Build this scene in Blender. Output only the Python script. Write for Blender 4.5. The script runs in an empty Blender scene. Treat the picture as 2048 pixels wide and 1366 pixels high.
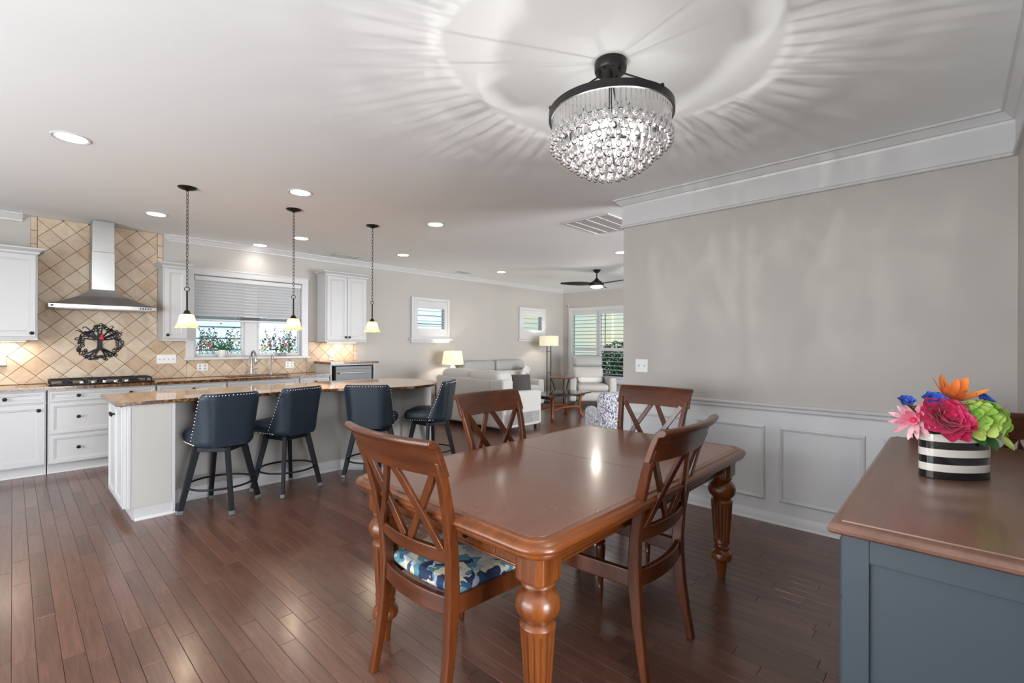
import bpy, math, random
from mathutils import Vector, Matrix
random.seed(7)
SC = bpy.context.scene
COL = SC.collection
PI = math.pi

# ---------------------------------------------------------------- camera, world, exposure, large lights
F, CX, CY, HC, ROLL = 940.0, 1024.0, 687.8, 1.375, 0.0036
YAW = math.atan2(999, 940)
FW = Vector((math.sin(YAW), math.cos(YAW), 0)); RT = Vector((math.cos(YAW), -math.sin(YAW), 0)); UP = Vector((0, 0, 1))
cr = RT * math.cos(ROLL) + UP * math.sin(ROLL); cu = UP * math.cos(ROLL) - RT * math.sin(ROLL)
cam = bpy.data.cameras.new('camera'); camo = bpy.data.objects.new('camera', cam); COL.objects.link(camo)
camo.matrix_world = Matrix(((cr.x, cu.x, -FW.x, 0), (cr.y, cu.y, -FW.y, 0), (cr.z, cu.z, -FW.z, HC), (0, 0, 0, 1)))
cam.sensor_width = 36; cam.lens = F * 36 / 2048; cam.shift_y = (CY - 683) / 2048
cam.clip_start = 0.05; cam.clip_end = 200
SC.camera = camo

W = bpy.data.worlds.new('World'); SC.world = W; W.use_nodes = True
wn = W.node_tree; bg = wn.nodes['Background']
sky = wn.nodes.new('ShaderNodeTexSky')
try:
    sky.sky_type = 'HOSEK_WILKIE'; sky.turbidity = 3.0; sky.sun_direction = Vector((-0.5, -0.5, 0.7)).normalized()
except Exception:
    pass
wn.links.new(sky.outputs[0], bg.inputs[0]); bg.inputs[1].default_value = 2.2

VS = SC.view_settings
VS.view_transform = 'Standard'; VS.look = 'None'; VS.gamma = 1.0; VS.use_curve_mapping = False
VS.exposure = 0.44
cy = SC.cycles
cy.max_bounces = 10; cy.diffuse_bounces = 5; cy.glossy_bounces = 4; cy.transmission_bounces = 8; cy.transparent_max_bounces = 12
cy.caustics_reflective = False; cy.caustics_refractive = False; cy.sample_clamp_indirect = 6.0
cy.use_adaptive_sampling = True; cy.use_denoising = True

def light(name, kind, loc, energy, color=(1, 1, 1), size=0.1, size_y=None, rot=None, spot=None, parent=None, blend=0.5):
    d = bpy.data.lights.new(name, kind); d.energy = energy; d.color = color
    if kind == 'AREA':
        d.size = size
        if size_y is None: d.shape = 'DISK'
        else: d.shape = 'RECTANGLE'; d.size_y = size_y
    elif kind in ('POINT', 'SPOT'):
        d.shadow_soft_size = size
        if kind == 'SPOT': d.spot_size = spot or 2.2; d.spot_blend = blend
    elif kind == 'SUN':
        d.angle = size
    o = bpy.data.objects.new(name, d); COL.objects.link(o); o.location = loc
    if rot: o.rotation_euler = rot
    if parent: o.parent = parent
    return o

SUN = light('sun', 'SUN', (3, 3, 12), 5.0, (1, .96, .9), size=.02, rot=(math.radians(35), math.radians(-30), 0))
# added fill lamps in made-up windows behind and left of the camera (built below)
light('fill_light_front', 'AREA', (1.2, -3.42, 1.25), 390, (.93, .97, 1), 3.4, 2.1, rot=(math.radians(90), 0, 0))
light('fill_light_left', 'AREA', (-3.42, 2.6, 1.25), 225, (.93, .97, 1), 2.1, 5.0, rot=(0, math.radians(-90), 0))
light('fill_light_living', 'AREA', (6.9, -3.42, 1.25), 470, (.93, .97, 1), 3.6, 2.1, rot=(math.radians(90), 0, 0))

# ---------------------------------------------------------------- materials
MATS = {}
def srgb(r, g, b):
    f = lambda c: (c / 255 / 12.92) if c / 255 <= .04045 else ((c / 255 + .055) / 1.055) ** 2.4
    return (f(r), f(g), f(b))
class N:
    def __init__(s, name):
        s.m = bpy.data.materials.new(name); s.m.use_nodes = True; s.t = s.m.node_tree
        s.b = s.t.nodes['Principled BSDF']; s.out = s.t.nodes['Material Output']; MATS[name] = s.m
    def n(s, typ, **kw):
        x = s.t.nodes.new('ShaderNode' + typ)
        for k, v in kw.items():
            if k.startswith('i_'):
                x.inputs[k[2:].replace('_', ' ')].default_value = v
            else: setattr(x, k, v)
        return x
    def l(s, a, b): s.t.links.new(a, b)
    def set(s, **kw):
        mp = dict(color='Base Color', rough='Roughness', metal='Metallic', spec='Specular IOR Level', coat='Coat Weight', coatr='Coat Roughness',
                  emit='Emission Color', es='Emission Strength', trans='Transmission Weight', ior='IOR', alpha='Alpha', sheen='Sheen Weight', sub='Subsurface Weight')
        for k, v in kw.items():
            i = s.b.inputs[mp[k]]
            i.default_value = (*v, 1) if isinstance(v, tuple) and len(v) == 3 else v
        return s
    def coords(s, scale=(1, 1, 1), kind='Object', rot=(0, 0, 0)):
        if kind == 'Position': c = s.n('NewGeometry').outputs['Position']
        else: c = s.n('TexCoord').outputs[kind]
        m = s.n('Mapping'); m.inputs['Scale'].default_value = scale; m.inputs['Rotation'].default_value = rot; s.l(c, m.inputs[0]); return m.outputs[0]
    def noise(s, vec, scale, detail=4, rough=.5, dist=0):
        x = s.n('TexNoise'); x.inputs['Scale'].default_value = scale; x.inputs['Detail'].default_value = detail
        x.inputs['Roughness'].default_value = rough; x.inputs['Distortion'].default_value = dist
        if vec is not None: s.l(vec, x.inputs['Vector'])
        return x.outputs['Fac']
    def ramp(s, fac, stops, mode='LINEAR'):
        x = s.n('ValToRGB'); x.color_ramp.interpolation = mode; e = x.color_ramp.elements
        while len(e) < len(stops): e.new(.5)
        for i, (p, c) in enumerate(stops): e[i].position = p; e[i].color = (*c, 1)
        s.l(fac, x.inputs[0]); return x.outputs[0]
    def mix(s, fac, a, b, mode='MIX'):
        x = s.n('Mix', data_type='RGBA', blend_type=mode)
        for sock, val in ((x.inputs['Factor'], fac), (x.inputs['A'], a), (x.inputs['B'], b)):
            if isinstance(val, (int, float)): sock.default_value = val
            elif isinstance(val, tuple): sock.default_value = (*val, 1)
            else: s.l(val, sock)
        for i in x.inputs:
            pass
        return x.outputs['Result']
    def col(s, o): s.l(o, s.b.inputs['Base Color']); return s
    def bump(s, h, strength=.1, dist=.01):
        x = s.n('Bump'); x.inputs['Strength'].default_value = strength; x.inputs['Distance'].default_value = dist
        s.l(h, x.inputs['Height']); s.l(x.outputs[0], s.b.inputs['Normal']); return s

# Mix node sockets share names for each data type: pick the RGBA ones
def _mix(s, fac, a, b, mode='MIX'):
    x = s.t.nodes.new('ShaderNodeMix'); x.data_type = 'RGBA'; x.blend_type = mode
    fi, ai, bi = x.inputs[0], x.inputs[6], x.inputs[7]
    for sock, val in ((fi, fac), (ai, a), (bi, b)):
        if isinstance(val, (int, float)): sock.default_value = val
        elif isinstance(val, tuple): sock.default_value = (*val, 1)
        else: s.t.links.new(val, sock)
    return x.outputs[2]
N.mix = _mix

def plain(name, c, rough=.5, **kw):
    return N(name).set(color=c, rough=rough, **kw).m

def paint(name, c, rough=.5, var=.02, bump=.03):
    a = N(name).set(rough=rough)
    v = a.coords(kind='Position')
    f = a.noise(v, 1.3, 3)
    a.col(a.ramp(f, [(.3, tuple(x * (1 - var) for x in c)), (.7, tuple(min(1, x * (1 + var)) for x in c))]))
    if bump: a.bump(a.noise(v, 160, 2), bump, .002)
    return a.m

def wood(name, dark, mid, lite, axis='X', rough=.3, coat=.3, scale=1.0, kind='Object', coatr=.12, bump=.04, lo=.5):
    a = N(name).set(rough=rough, coat=coat, coatr=coatr)
    s = {'X': (1.2, 14, 14), 'Y': (14, 1.2, 14), 'Z': (14, 14, 1.2)}[axis]
    v = a.coords(tuple(q * scale for q in s), kind)
    f = a.noise(v, 2.2, 6, .62, .6)
    v2 = a.coords(tuple(q * scale * .22 for q in s), kind)
    g = a.noise(v2, 2.0, 3, .5, .3)
    c1 = a.ramp(f, [(.28, dark), (.5, mid), (.75, lite)])
    c2 = a.ramp(g, [(.3, tuple(x * lo for x in mid)), (.72, lite)])
    a.col(a.mix(.45, c1, c2))
    if bump: a.bump(f, bump, .003)
    return a.m

plain('white_trim', (.58, .58, .59), .35)
plain('white_cabinet', (.50, .50, .508), .34)
paint('white_wainscot', (.60, .60, .615), .4, .01, 0)
paint('wall_paint', (.455, .432, .405), .6)
paint('island_paint', (.44, .43, .405), .55)
paint('ceiling_paint', (.865, .90, .92), .75, .01)
plain('bronze', (.016, .013, .012), .42, metal=.6)
plain('black_metal', (.012, .012, .013), .38, metal=.3)
plain('stool_metal', (.006, .007, .010), .5, spec=.28)
plain('grey_plastic', (.45, .44, .42), .35)
plain('clear_plastic', (.15, .155, .16), .25)
plain('chrome', (.72, .73, .75), .16, metal=1)
plain('nickel', (.36, .36, .37), .3, metal=1)
plain('white_plastic', (.80, .80, .80), .3)
plain('dark_slot', (.03, .03, .03), .6)
plain('soffit_dark', (.05, .05, .05), .6)
plain('grout_dark', (.16, .105, .065), .9)
plain('black_glass', (.012, .013, .015), .06)
a = N('steel').set(metal=1, rough=.3)
v = a.coords((1, 1, 220)); a.col(a.ramp(a.noise(v, 3, 2), [(.3, (.36, .36, .36)), (.7, (.45, .45, .45))]))
a = N('steel_dark').set(metal=1, rough=.42)
v = a.coords((1, 1, 220)); a.col(a.ramp(a.noise(v, 3, 2), [(.3, (.36, .36, .365)), (.7, (.44, .44, .445))]))
# window pane: mostly clear with a faint reflection
def pane(name, tint=(.95, .98, 1), mixf=.02):
    a = N(name); t = a.n('BsdfTransparent'); t.inputs[0].default_value = (*tint, 1); g = a.n('BsdfGlossy'); g.inputs['Roughness'].default_value = .02
    m = a.n('MixShader'); m.inputs[0].default_value = mixf; a.l(t.outputs[0], m.inputs[1]); a.l(g.outputs[0], m.inputs[2]); a.l(m.outputs[0], a.out.inputs[0]); return a.m
pane('pane')
# crystal: clear lead glass, light passes partly through
a = N('crystal'); fr = a.n('Fresnel'); fr.inputs[0].default_value = 1.75
t = a.n('BsdfRefraction'); t.inputs['IOR'].default_value = 1.45; t.inputs['Roughness'].default_value = 0.0; t.inputs[0].default_value = (.97, .97, .98, 1)
t2 = a.n('BsdfTransparent'); t2.inputs[0].default_value = (.9, .9, .91, 1)
mm = a.n('MixShader'); mm.inputs[0].default_value = .35; a.l(t.outputs[0], mm.inputs[1]); a.l(t2.outputs[0], mm.inputs[2])
g = a.n('BsdfGlossy'); g.inputs['Roughness'].default_value = .03
m = a.n('MixShader'); a.l(fr.outputs[0], m.inputs[0]); a.l(mm.outputs[0], m.inputs[1]); a.l(g.outputs[0], m.inputs[2]); a.l(m.outputs[0], a.out.inputs[0])
a = N('baffle_frost'); d_ = a.n('BsdfDiffuse'); d_.inputs[0].default_value = (.7, .7, .7, 1); t_ = a.n('BsdfTransparent'); m_ = a.n('MixShader'); m_.inputs[0].default_value = .30  # half-clear material of the baffles added over the chandelier bulbs
a.l(d_.outputs[0], m_.inputs[1]); a.l(t_.outputs[0], m_.inputs[2]); a.l(m_.outputs[0], a.out.inputs[0])
def emis(name, c, s):
    a = N(name).set(color=c, rough=.5, emit=c, es=s); return a.m
emis('lamp_lens', (1, .97, .92), 9)
a = N('bulb'); e_ = a.n('Emission'); e_.inputs[0].default_value = (1, .95, .88, 1); e_.inputs[1].default_value = 25; t_ = a.n('BsdfTransparent')   # clear lit bulb
s_ = a.n('AddShader'); a.l(e_.outputs[0], s_.inputs[0]); a.l(t_.outputs[0], s_.inputs[1]); a.l(s_.outputs[0], a.out.inputs[0])
emis('fan_lens', (1, .95, .85), 6)
# floor boards: tone differs from board to board
a = N('floor_wood').set(rough=.3, coat=.3, coatr=.17)
oi = a.n('ObjectInfo'); at = a.n('Attribute'); at.attribute_name = 'tone'
ad = a.n('Math', operation='ADD'); a.l(oi.outputs['Random'], ad.inputs[0]); a.l(at.outputs['Fac'], ad.inputs[1])
fr_ = a.n('Math', operation='FRACT'); a.l(ad.outputs[0], fr_.inputs[0])
ps = a.n('NewGeometry').outputs['Position']
off = a.n('Combine' + 'XYZ'); ml = a.n('Math', operation='MULTIPLY'); ml.inputs[1].default_value = 37.0; a.l(fr_.outputs[0], ml.inputs[0]); a.l(ml.outputs[0], off.inputs[1]); a.l(ml.outputs[0], off.inputs[2])
va = a.n('VectorMath', operation='ADD'); a.l(ps, va.inputs[0]); a.l(off.outputs[0], va.inputs[1])
mp = a.n('Mapping'); mp.inputs['Scale'].default_value = (26, 1.8, 26); a.l(va.outputs[0], mp.inputs[0])
f = a.noise(mp.outputs[0], 2.0, 7, .62, .9)
grain = a.ramp(f, [(.25, srgb(78, 52, 42)), (.5, srgb(101, 69, 57)), (.78, srgb(119, 84, 70))])
tone = a.ramp(fr_.outputs[0], [(0, (.72, .70, .68)), (.5, (.92, .9, .9)), (1, (1.12, 1.1, 1.08))])
a.col(a.mix(1.0, grain, tone, 'MULTIPLY')); a.bump(f, .035, .002)
wood('table_wood', srgb(60, 27, 7), srgb(108, 53, 17), srgb(142, 78, 30), 'X', .32, .3)
wood('table_wood_leg', srgb(58, 26, 7), srgb(108, 53, 17), srgb(144, 81, 32), 'Z', .32, .3)
wood('table_top_wood', srgb(114, 69, 51), srgb(119, 73, 54), srgb(124, 77, 57), 'X', .24, .35, coatr=.1, bump=0, scale=1.5, lo=.9)
wood('chair_wood', srgb(40, 16, 4), srgb(80, 36, 11), srgb(116, 60, 22), 'Z', .32, .28)
wood('chair_wood_rail', srgb(40, 16, 4), srgb(80, 36, 11), srgb(116, 60, 22), 'X', .32, .28)
wood('sideboard_top_wood', srgb(96, 67, 54), srgb(116, 82, 67), srgb(130, 94, 77), 'X', .34, .25)
wood('coffee_wood', srgb(70, 30, 12), srgb(112, 55, 26), srgb(140, 75, 40), 'Z', .35, .3)
paint('sideboard_blue', srgb(56, 67, 77), .42, .02, .02)
# granite
a = N('granite').set(rough=.1, coat=.5, coatr=.03)
v = a.coords(kind='Position')
n1 = a.noise(v, 17, 8, .75, 1.2); n2 = a.noise(v, 5, 4, .6, .4); n3 = a.noise(v, 34, 6, .75, .6)
base = a.ramp(n1, [(.30, srgb(40, 24, 14)), (.41, srgb(126, 84, 44)), (.52, srgb(190, 140, 84)), (.66, srgb(214, 176, 124)), (.8, srgb(122, 82, 48))])
cl = a.ramp(n2, [(.35, (.72, .66, .6)), (.65, (1.1, 1.06, 1.0))])
sp = a.ramp(n3, [(.40, srgb(60, 42, 30)), (.48, (1, 1, 1))])
a.col(a.mix(.7, a.mix(1, base, cl, 'MULTIPLY'), sp, 'MULTIPLY'))
a = N('granite_edge').set(rough=.22, coat=.3)
v = a.coords(kind='Position')
n1 = a.noise(v, 30, 8, .8, 1.4)
a.col(a.ramp(n1, [(.40, srgb(26, 14, 8)), (.49, srgb(74, 44, 20)), (.57, srgb(140, 92, 46)), (.66, srgb(190, 144, 90)), (.8, srgb(60, 38, 22))]))
# travertine tile, tone by piece
a = N('travertine').set(rough=.55)
oi = a.n('ObjectInfo'); v = a.coords(kind='Position')
base = a.ramp(oi.outputs['Random'], [(0, srgb(200, 180, 157)), (.3, srgb(196, 177, 158)), (.65, srgb(209, 194, 174)), (1, srgb(187, 162, 136))])
n1 = a.noise(v, 9, 5, .6, .5); veil = a.ramp(n1, [(.3, (.82, .78, .72)), (.65, (1.05, 1.04, 1.02))])
n2 = a.noise(v, 70, 4, .7, .4); pit = a.ramp(n2, [(.30, (.5, .38, .28)), (.38, (1, 1, 1))])
a.col(a.mix(.75, a.mix(1, base, veil, 'MULTIPLY'), pit, 'MULTIPLY')); a.bump(n2, .15, .003)
# upholstery
def fabric(name, c, rough=.85, scale=350, var=.08, bump=.25, sheen=.2):
    a = N(name).set(rough=rough, sheen=sheen); v = a.coords()
    f = a.noise(v, scale, 3, .7); g = a.noise(v, 6, 3)
    a.col(a.mix(.5, a.ramp(f, [(.3, tuple(x * (1 - var * 2) for x in c)), (.7, tuple(min(1, x * (1 + var)) for x in c))]),
                a.ramp(g, [(.3, tuple(x * .94 for x in c)), (.7, c)])))
    a.bump(f, bump, .002); return a.m
fabric('sofa_fabric', (.53, .515, .495)); fabric('recliner_leather', (.36, .355, .34), .5, 90, .03, .1, 0); fabric('recliner_seat', (.47, .45, .42), .5, 90, .03, .1, 0)
plain('appliance_steel', (.13, .13, .135), .45, metal=.6)  # dark grey steel of the appliance front
fabric('pillow_brown', (.055, .045, .042)); fabric('pillow_white', (.70, .68, .66)); fabric('pillow_blue', (.20, .30, .45))
fabric('pillow_stripe', (.28, .26, .25))
a = N('stool_vinyl').set(color=srgb(33, 44, 56), rough=.45, spec=.4); a.bump(a.noise(a.coords(), 240, 2), .06, .002)
plain('nail_silver', (.75, .74, .70), .25, metal=1)
# painterly seat cloth: patches of navy, teal, cream and sand
a = N('seat_cloth').set(rough=.8)
v = a.coords((1, 1, 1)); wv = a.n('TexNoise'); wv.inputs['Scale'].default_value = 7; wv.inputs['Detail'].default_value = 3; a.l(v, wv.inputs['Vector'])
ad2 = a.n('VectorMath', operation='MULTIPLY_ADD'); a.l(wv.outputs['Color'], ad2.inputs[0]); ad2.inputs[1].default_value = (.2, .2, .2); a.l(v, ad2.inputs[2])
vo = a.n('TexVoronoi'); vo.inputs['Scale'].default_value = 24; vo.distance = 'CHEBYCHEV'; a.l(ad2.outputs[0], vo.inputs['Vector'])
sx = a.n('SeparateColor'); a.l(vo.outputs['Color'], sx.inputs[0])
patch = a.ramp(sx.outputs[0], [(0, srgb(30, 46, 82)), (.12, srgb(84, 132, 150)), (.24, srgb(196, 190, 178)), (.42, srgb(214, 204, 172)), (.58, srgb(160, 172, 186)), (.70, srgb(210, 204, 200)), (.86, srgb(44, 78, 112)), (.96, srgb(176, 140, 110))], 'CONSTANT')
st = a.noise(a.coords((8, 60, 8)), 3, 5, .7)
a.col(a.mix(.55, patch, a.ramp(st, [(.34, (.42, .47, .55)), (.52, (1.0, .98, .94))]), 'MULTIPLY')); a.bump(st, .3, .003)
# blue-grey strokes on white
a = N('stroke_fabric').set(rough=.85)
v = a.coords((62, 62, 26), rot=(.5, .4, .3)); f = a.noise(v, 1.6, 2, .4, 1.2)
a.col(a.ramp(f, [(.40, srgb(226, 224, 226)), (.50, srgb(224, 222, 226)), (.54, srgb(70, 76, 112)), (.66, srgb(92, 96, 130))]))
# shades
def shade(name, c, es, tr=.55):
    a = N(name); d = a.n('BsdfDiffuse'); d.inputs[0].default_value = (*c, 1); t = a.n('BsdfTranslucent'); t.inputs[0].default_value = (*c, 1)
    m = a.n('MixShader'); m.inputs[0].default_value = tr; a.l(d.outputs[0], m.inputs[1]); a.l(t.outputs[0], m.inputs[2])
    a.l(m.outputs[0], a.out.inputs[0]); return a.m
shade('linen_shade', (.97, .93, .82), 1, .65); shade('amber_glass', (.99, .82, .55), 1, .6)
plain('porcelain', (.75, .76, .78), .12)
# outdoors
a = N('siding').set(rough=.7); v = a.coords(kind='Position'); a.col(a.ramp(a.noise(v, 2, 3), [(.3, srgb(196, 218, 232)), (.7, srgb(214, 230, 240))]))
a = N('stucco_green').set(rough=.8); v = a.coords(kind='Position'); a.col(a.ramp(a.noise(v, .5, 3), [(.35, srgb(196, 214, 206)), (.6, srgb(226, 218, 190))]))
a = N('lawn').set(rough=.9); v = a.coords(kind='Position'); a.col(a.ramp(a.noise(v, 6, 5), [(.3, srgb(70, 92, 46)), (.7, srgb(120, 140, 80))]))
plain('leaf_dark', srgb(30, 66, 34), .4); plain('leaf_mid', srgb(62, 112, 58), .4); plain('leaf_aloe', srgb(44, 108, 66), .35); plain('leaf_lime', srgb(120, 150, 70), .45)
plain('planter_blue', srgb(44, 62, 92), .4); plain('pot_white', (.70, .66, .62), .5); plain('pot_grey', (.3, .3, .3), .5)
plain('cling_black', (.02, .025, .03), .5); plain('cling_red', srgb(190, 40, 60), .5); plain('cling_yellow', srgb(200, 190, 80), .5); plain('cling_green', srgb(90, 120, 90), .5)
plain('iron_black', (.012, .013, .018), .55, metal=.2); plain('cardinal_red', srgb(200, 10, 30), .45)

# ---------------------------------------------------------------- mesh helpers
class MB:
    def __init__(s): s.v = []; s.f = []; s.mi = []; s.cur = 0
    def add(s, vs, fs):
        o = len(s.v); s.v += [tuple(p) for p in vs]
        for q in fs: s.f.append(tuple(i + o for i in q)); s.mi.append(s.cur)
        return s
    def box(s, x0, y0, z0, x1, y1, z1):
        if x0 > x1: x0, x1 = x1, x0
        if y0 > y1: y0, y1 = y1, y0
        if z0 > z1: z0, z1 = z1, z0
        return s.add([(x0, y0, z0), (x1, y0, z0), (x1, y1, z0), (x0, y1, z0), (x0, y0, z1), (x1, y0, z1), (x1, y1, z1), (x0, y1, z1)],
                     [(0, 3, 2, 1), (4, 5, 6, 7), (0, 1, 5, 4), (1, 2, 6, 5), (2, 3, 7, 6), (3, 0, 4, 7)])
    def beam(s, p, q, w, t, up=(0, 0, 1), w2=None, t2=None):
        p = Vector(p); q = Vector(q); d = (q - p).normalized(); u = Vector(up)
        sd = d.cross(u)
        if sd.length < 1e-5: sd = d.cross(Vector((1, 0, 0)))
        sd.normalize(); n = sd.cross(d).normalized(); w2 = w if w2 is None else w2; t2 = t if t2 is None else t2
        r = []
        for c, a, b in ((p, w, t), (q, w2, t2)):
            r += [c - sd * a / 2 - n * b / 2, c + sd * a / 2 - n * b / 2, c + sd * a / 2 + n * b / 2, c - sd * a / 2 + n * b / 2]
        return s.add(r, [(0, 3, 2, 1), (4, 5, 6, 7), (0, 1, 5, 4), (1, 2, 6, 5), (2, 3, 7, 6), (3, 0, 4, 7)])
    def loft(s, rings, cap=True, closed=True, loop=False):
        n = len(rings[0]); vs = [p for r in rings for p in r]; fs = []
        m = len(rings)
        for i in range(m if loop else m - 1):
            j = (i + 1) % m
            for k in range(n if closed else n - 1):
                l = (k + 1) % n
                fs.append((i * n + k, i * n + l, j * n + l, j * n + k))
        if cap and not loop and closed:
            fs.append(tuple(range(n))[::-1]); fs.append(tuple((m - 1) * n + k for k in range(n)))
        return s.add(vs, fs)
    def tube(s, pts, r, n=8, loop=False, cap=True):
        P = [Vector(p) for p in pts]; m = len(P); rings = []
        rr = r if isinstance(r, (list, tuple)) else [r] * m
        prev = None
        for i in range(m):
            if loop: d = P[(i + 1) % m] - P[i - 1]
            else: d = P[min(i + 1, m - 1)] - P[max(i - 1, 0)]
            d.normalize()
            if prev is None:
                a = Vector((0, 0, 1)) if abs(d.z) < .9 else Vector((1, 0, 0)); sd = d.cross(a).normalized()
            else:
                sd = (prev - d * prev.dot(d)).normalized()
            prev = sd; up = sd.cross(d)
            rings.append([P[i] + (sd * math.cos(2 * PI * k / n) + up * math.sin(2 * PI * k / n)) * rr[i] for k in range(n)])
        return s.loft(rings, cap, True, loop)
    def cyl(s, p, q, r0, r1=None, n=16): return s.tube([p, q], [r0, r0 if r1 is None else r1], n)
    def lathe(s, prof, n=24, o=(0, 0, 0), flute=None, sx=1, sy=1, axis='Z', cap=True):
        rings = []
        for (r, z) in prof:
            ring = []
            for k in range(n):
                a = 2 * PI * k / n; q = r
                if flute: q = r * flute(a, z)
                x, y = q * math.cos(a) * sx, q * math.sin(a) * sy
                p = (x, y, z) if axis == 'Z' else ((x, z, -y) if axis == 'Y' else (z, x, y))
                ring.append((p[0] + o[0], p[1] + o[1], p[2] + o[2]))
            rings.append(ring)
        return s.loft(rings, cap)
    def prism(s, poly, z0, z1):
        n = len(poly)
        return s.add([(x, y, z0) for x, y in poly] + [(x, y, z1) for x, y in poly],
                     [tuple(range(n))[::-1], tuple(range(n, 2 * n))] + [(k, (k + 1) % n, n + (k + 1) % n, n + k) for k in range(n)])
    def sphere(s, c, r, n=12, m=8, sc=(1, 1, 1)):
        rings = []
        for i in range(1, m):
            t = PI * i / m
            rings.append([(c[0] + r * sc[0] * math.sin(t) * math.cos(2 * PI * k / n), c[1] + r * sc[1] * math.sin(t) * math.sin(2 * PI * k / n), c[2] - r * sc[2] * math.cos(t)) for k in range(n)])
        return s.loft(rings)
    def rbox(s, lo, hi, r, n=3, puff=(0, 0, 0), mid=3, fn=None):
        c = [(lo[i] + hi[i]) / 2 for i in range(3)]; h = [(hi[i] - lo[i]) / 2 for i in range(3)]
        L = []
        for i in range(3):
            ri = min(r, h[i] * .999); a = [-h[i] + ri * (1 - math.tan(PI / 4 * (1 - k / n))) for k in range(n + 1)]
            b = [-h[i] + ri + (2 * h[i] - 2 * ri) * k / (mid + 1) for k in range(1, mid + 1)]
            L.append(a + b + [-q for q in a[::-1]])
        idx = {}; vs = []; fs = []
        def pt(i, j, k):
            if (i, j, k) in idx: return idx[(i, j, k)]
            p = Vector((L[0][i], L[1][j], L[2][k]))
            q = Vector([max(-h[t] + min(r, h[t] * .999), min(h[t] - min(r, h[t] * .999), p[t])) for t in range(3)])
            d = p - q
            if d.length > 1e-9:
                rr = r; e = Vector([d[t] / max(1e-9, min(r, h[t] * .999)) for t in range(3)]); e.normalize(); p = q + Vector([e[t] * min(r, h[t] * .999) for t in range(3)])
            u = [p[t] / h[t] for t in range(3)]
            w = lambda A, B: max(0, 1 - A * A) * max(0, 1 - B * B)
            p = Vector((p.x + puff[0] * u[0] * w(u[1], u[2]), p.y + puff[1] * u[1] * w(u[0], u[2]), p.z + puff[2] * u[2] * w(u[0], u[1])))
            p = p + Vector(c)
            if fn: p = Vector(fn(p))
            idx[(i, j, k)] = len(vs); vs.append(p); return idx[(i, j, k)]
        A, B, C = len(L[0]) - 1, len(L[1]) - 1, len(L[2]) - 1
        for i in range(A):
            for j in range(B):
                fs.append((pt(i, j, 0), pt(i, j + 1, 0), pt(i + 1, j + 1, 0), pt(i + 1, j, 0))); fs.append((pt(i, j, C), pt(i + 1, j, C), pt(i + 1, j + 1, C), pt(i, j + 1, C)))
        for i in range(A):
            for k in range(C):
                fs.append((pt(i, 0, k), pt(i + 1, 0, k), pt(i + 1, 0, k + 1), pt(i, 0, k + 1))); fs.append((pt(i, B, k), pt(i, B, k + 1), pt(i + 1, B, k + 1), pt(i + 1, B, k)))
        for j in range(B):
            for k in range(C):
                fs.append((pt(0, j, k), pt(0, j, k + 1), pt(0, j + 1, k + 1), pt(0, j + 1, k))); fs.append((pt(A, j, k), pt(A, j + 1, k), pt(A, j + 1, k + 1), pt(A, j, k + 1)))
        return s.add(vs, fs)
    def sweep(s, prof, path, closed=False):
        """prof: (out, z) pairs; path: xy points; 'out' points to the left of travel; mitred corners"""
        m = len(path); rings = []
        for i in range(m):
            P = Vector(path[i][:2])
            def nrm(a, b): d = (Vector(path[b][:2]) - Vector(path[a][:2])).normalized(); return Vector((-d.y, d.x))
            if closed: n1 = nrm(i - 1, i); n2 = nrm(i, (i + 1) % m)
            else:
                n1 = nrm(max(i - 1, 0), max(i, 1)); n2 = nrm(min(i, m - 2), min(i + 1, m - 1))
            b = (n1 + n2); b = b / max(1e-6, b.length); k = 1 / max(.25, b.dot(n1))
            rings.append([(P.x + b.x * o * k, P.y + b.y * o * k, z) for o, z in prof])
        return s.loft(rings, not closed, True, closed)
    def xf(s, M):
        s.v = [tuple(M @ Vector(p)) for p in s.v]; return s
    def mesh(s, name, mats, smooth=35):
        me = bpy.data.meshes.new(name); me.from_pydata(s.v, [], s.f)
        for m in (mats if isinstance(mats, (list, tuple)) else [mats]): me.materials.append(MATS[m])
        if any(s.mi): me.polygons.foreach_set('material_index', s.mi)
        if smooth:
            me.polygons.foreach_set('use_smooth', [True] * len(me.polygons)); me.set_sharp_from_angle(angle=math.radians(smooth))
        me.update(); return me
    def build(s, name, mats, parent=None, smooth=35, bevel=0, seg=2, kind=None, label=None):
        o = bpy.data.objects.new(name, s.mesh(name, mats, smooth)); COL.objects.link(o)
        if parent: o.parent = parent
        if bevel:
            b = o.modifiers.new('edge', 'BEVEL'); b.width = bevel; b.segments = seg; b.limit_method = 'ANGLE'; b.angle_limit = math.radians(40); b.harden_normals = False
        if kind: o['kind'] = kind
        if label: o['label'] = label
        return o

def thing(name, label, cat, loc=(0, 0, 0), rz=0, group=None):
    o = bpy.data.objects.new(name, None); COL.objects.link(o); o.empty_display_size = .1
    o.location = loc; o.rotation_euler = (0, 0, rz); o['label'] = label; o['category'] = cat
    if group: o['group'] = group
    return o
def tag(o, label, cat, group=None):
    o['label'] = label; o['category'] = cat
    if group: o['group'] = group
    return o
def struct(o): o['kind'] = 'structure'; return o
def inst(src, name, parent, loc=None, rot=None, scale=None):
    o = bpy.data.objects.new(name, src.data if hasattr(src, 'data') else src); COL.objects.link(o); o.parent = parent
    if loc is not None: o.location = loc
    if rot is not None: o.rotation_euler = rot
    if scale is not None: o.scale = scale
    return o
def copy_tree(o, parent=None):
    c = o.copy(); COL.objects.link(c); c.parent = parent
    for ch in list(o.children): copy_tree(ch, c)
    return c
def proj(X, Y, Z):
    d = X * FW.x + Y * FW.y; s = X * RT.x + Y * RT.y
    if d < .05: return None
    return (CX + F * s / d, CY - F * (Z - HC) / d, d)
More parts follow.
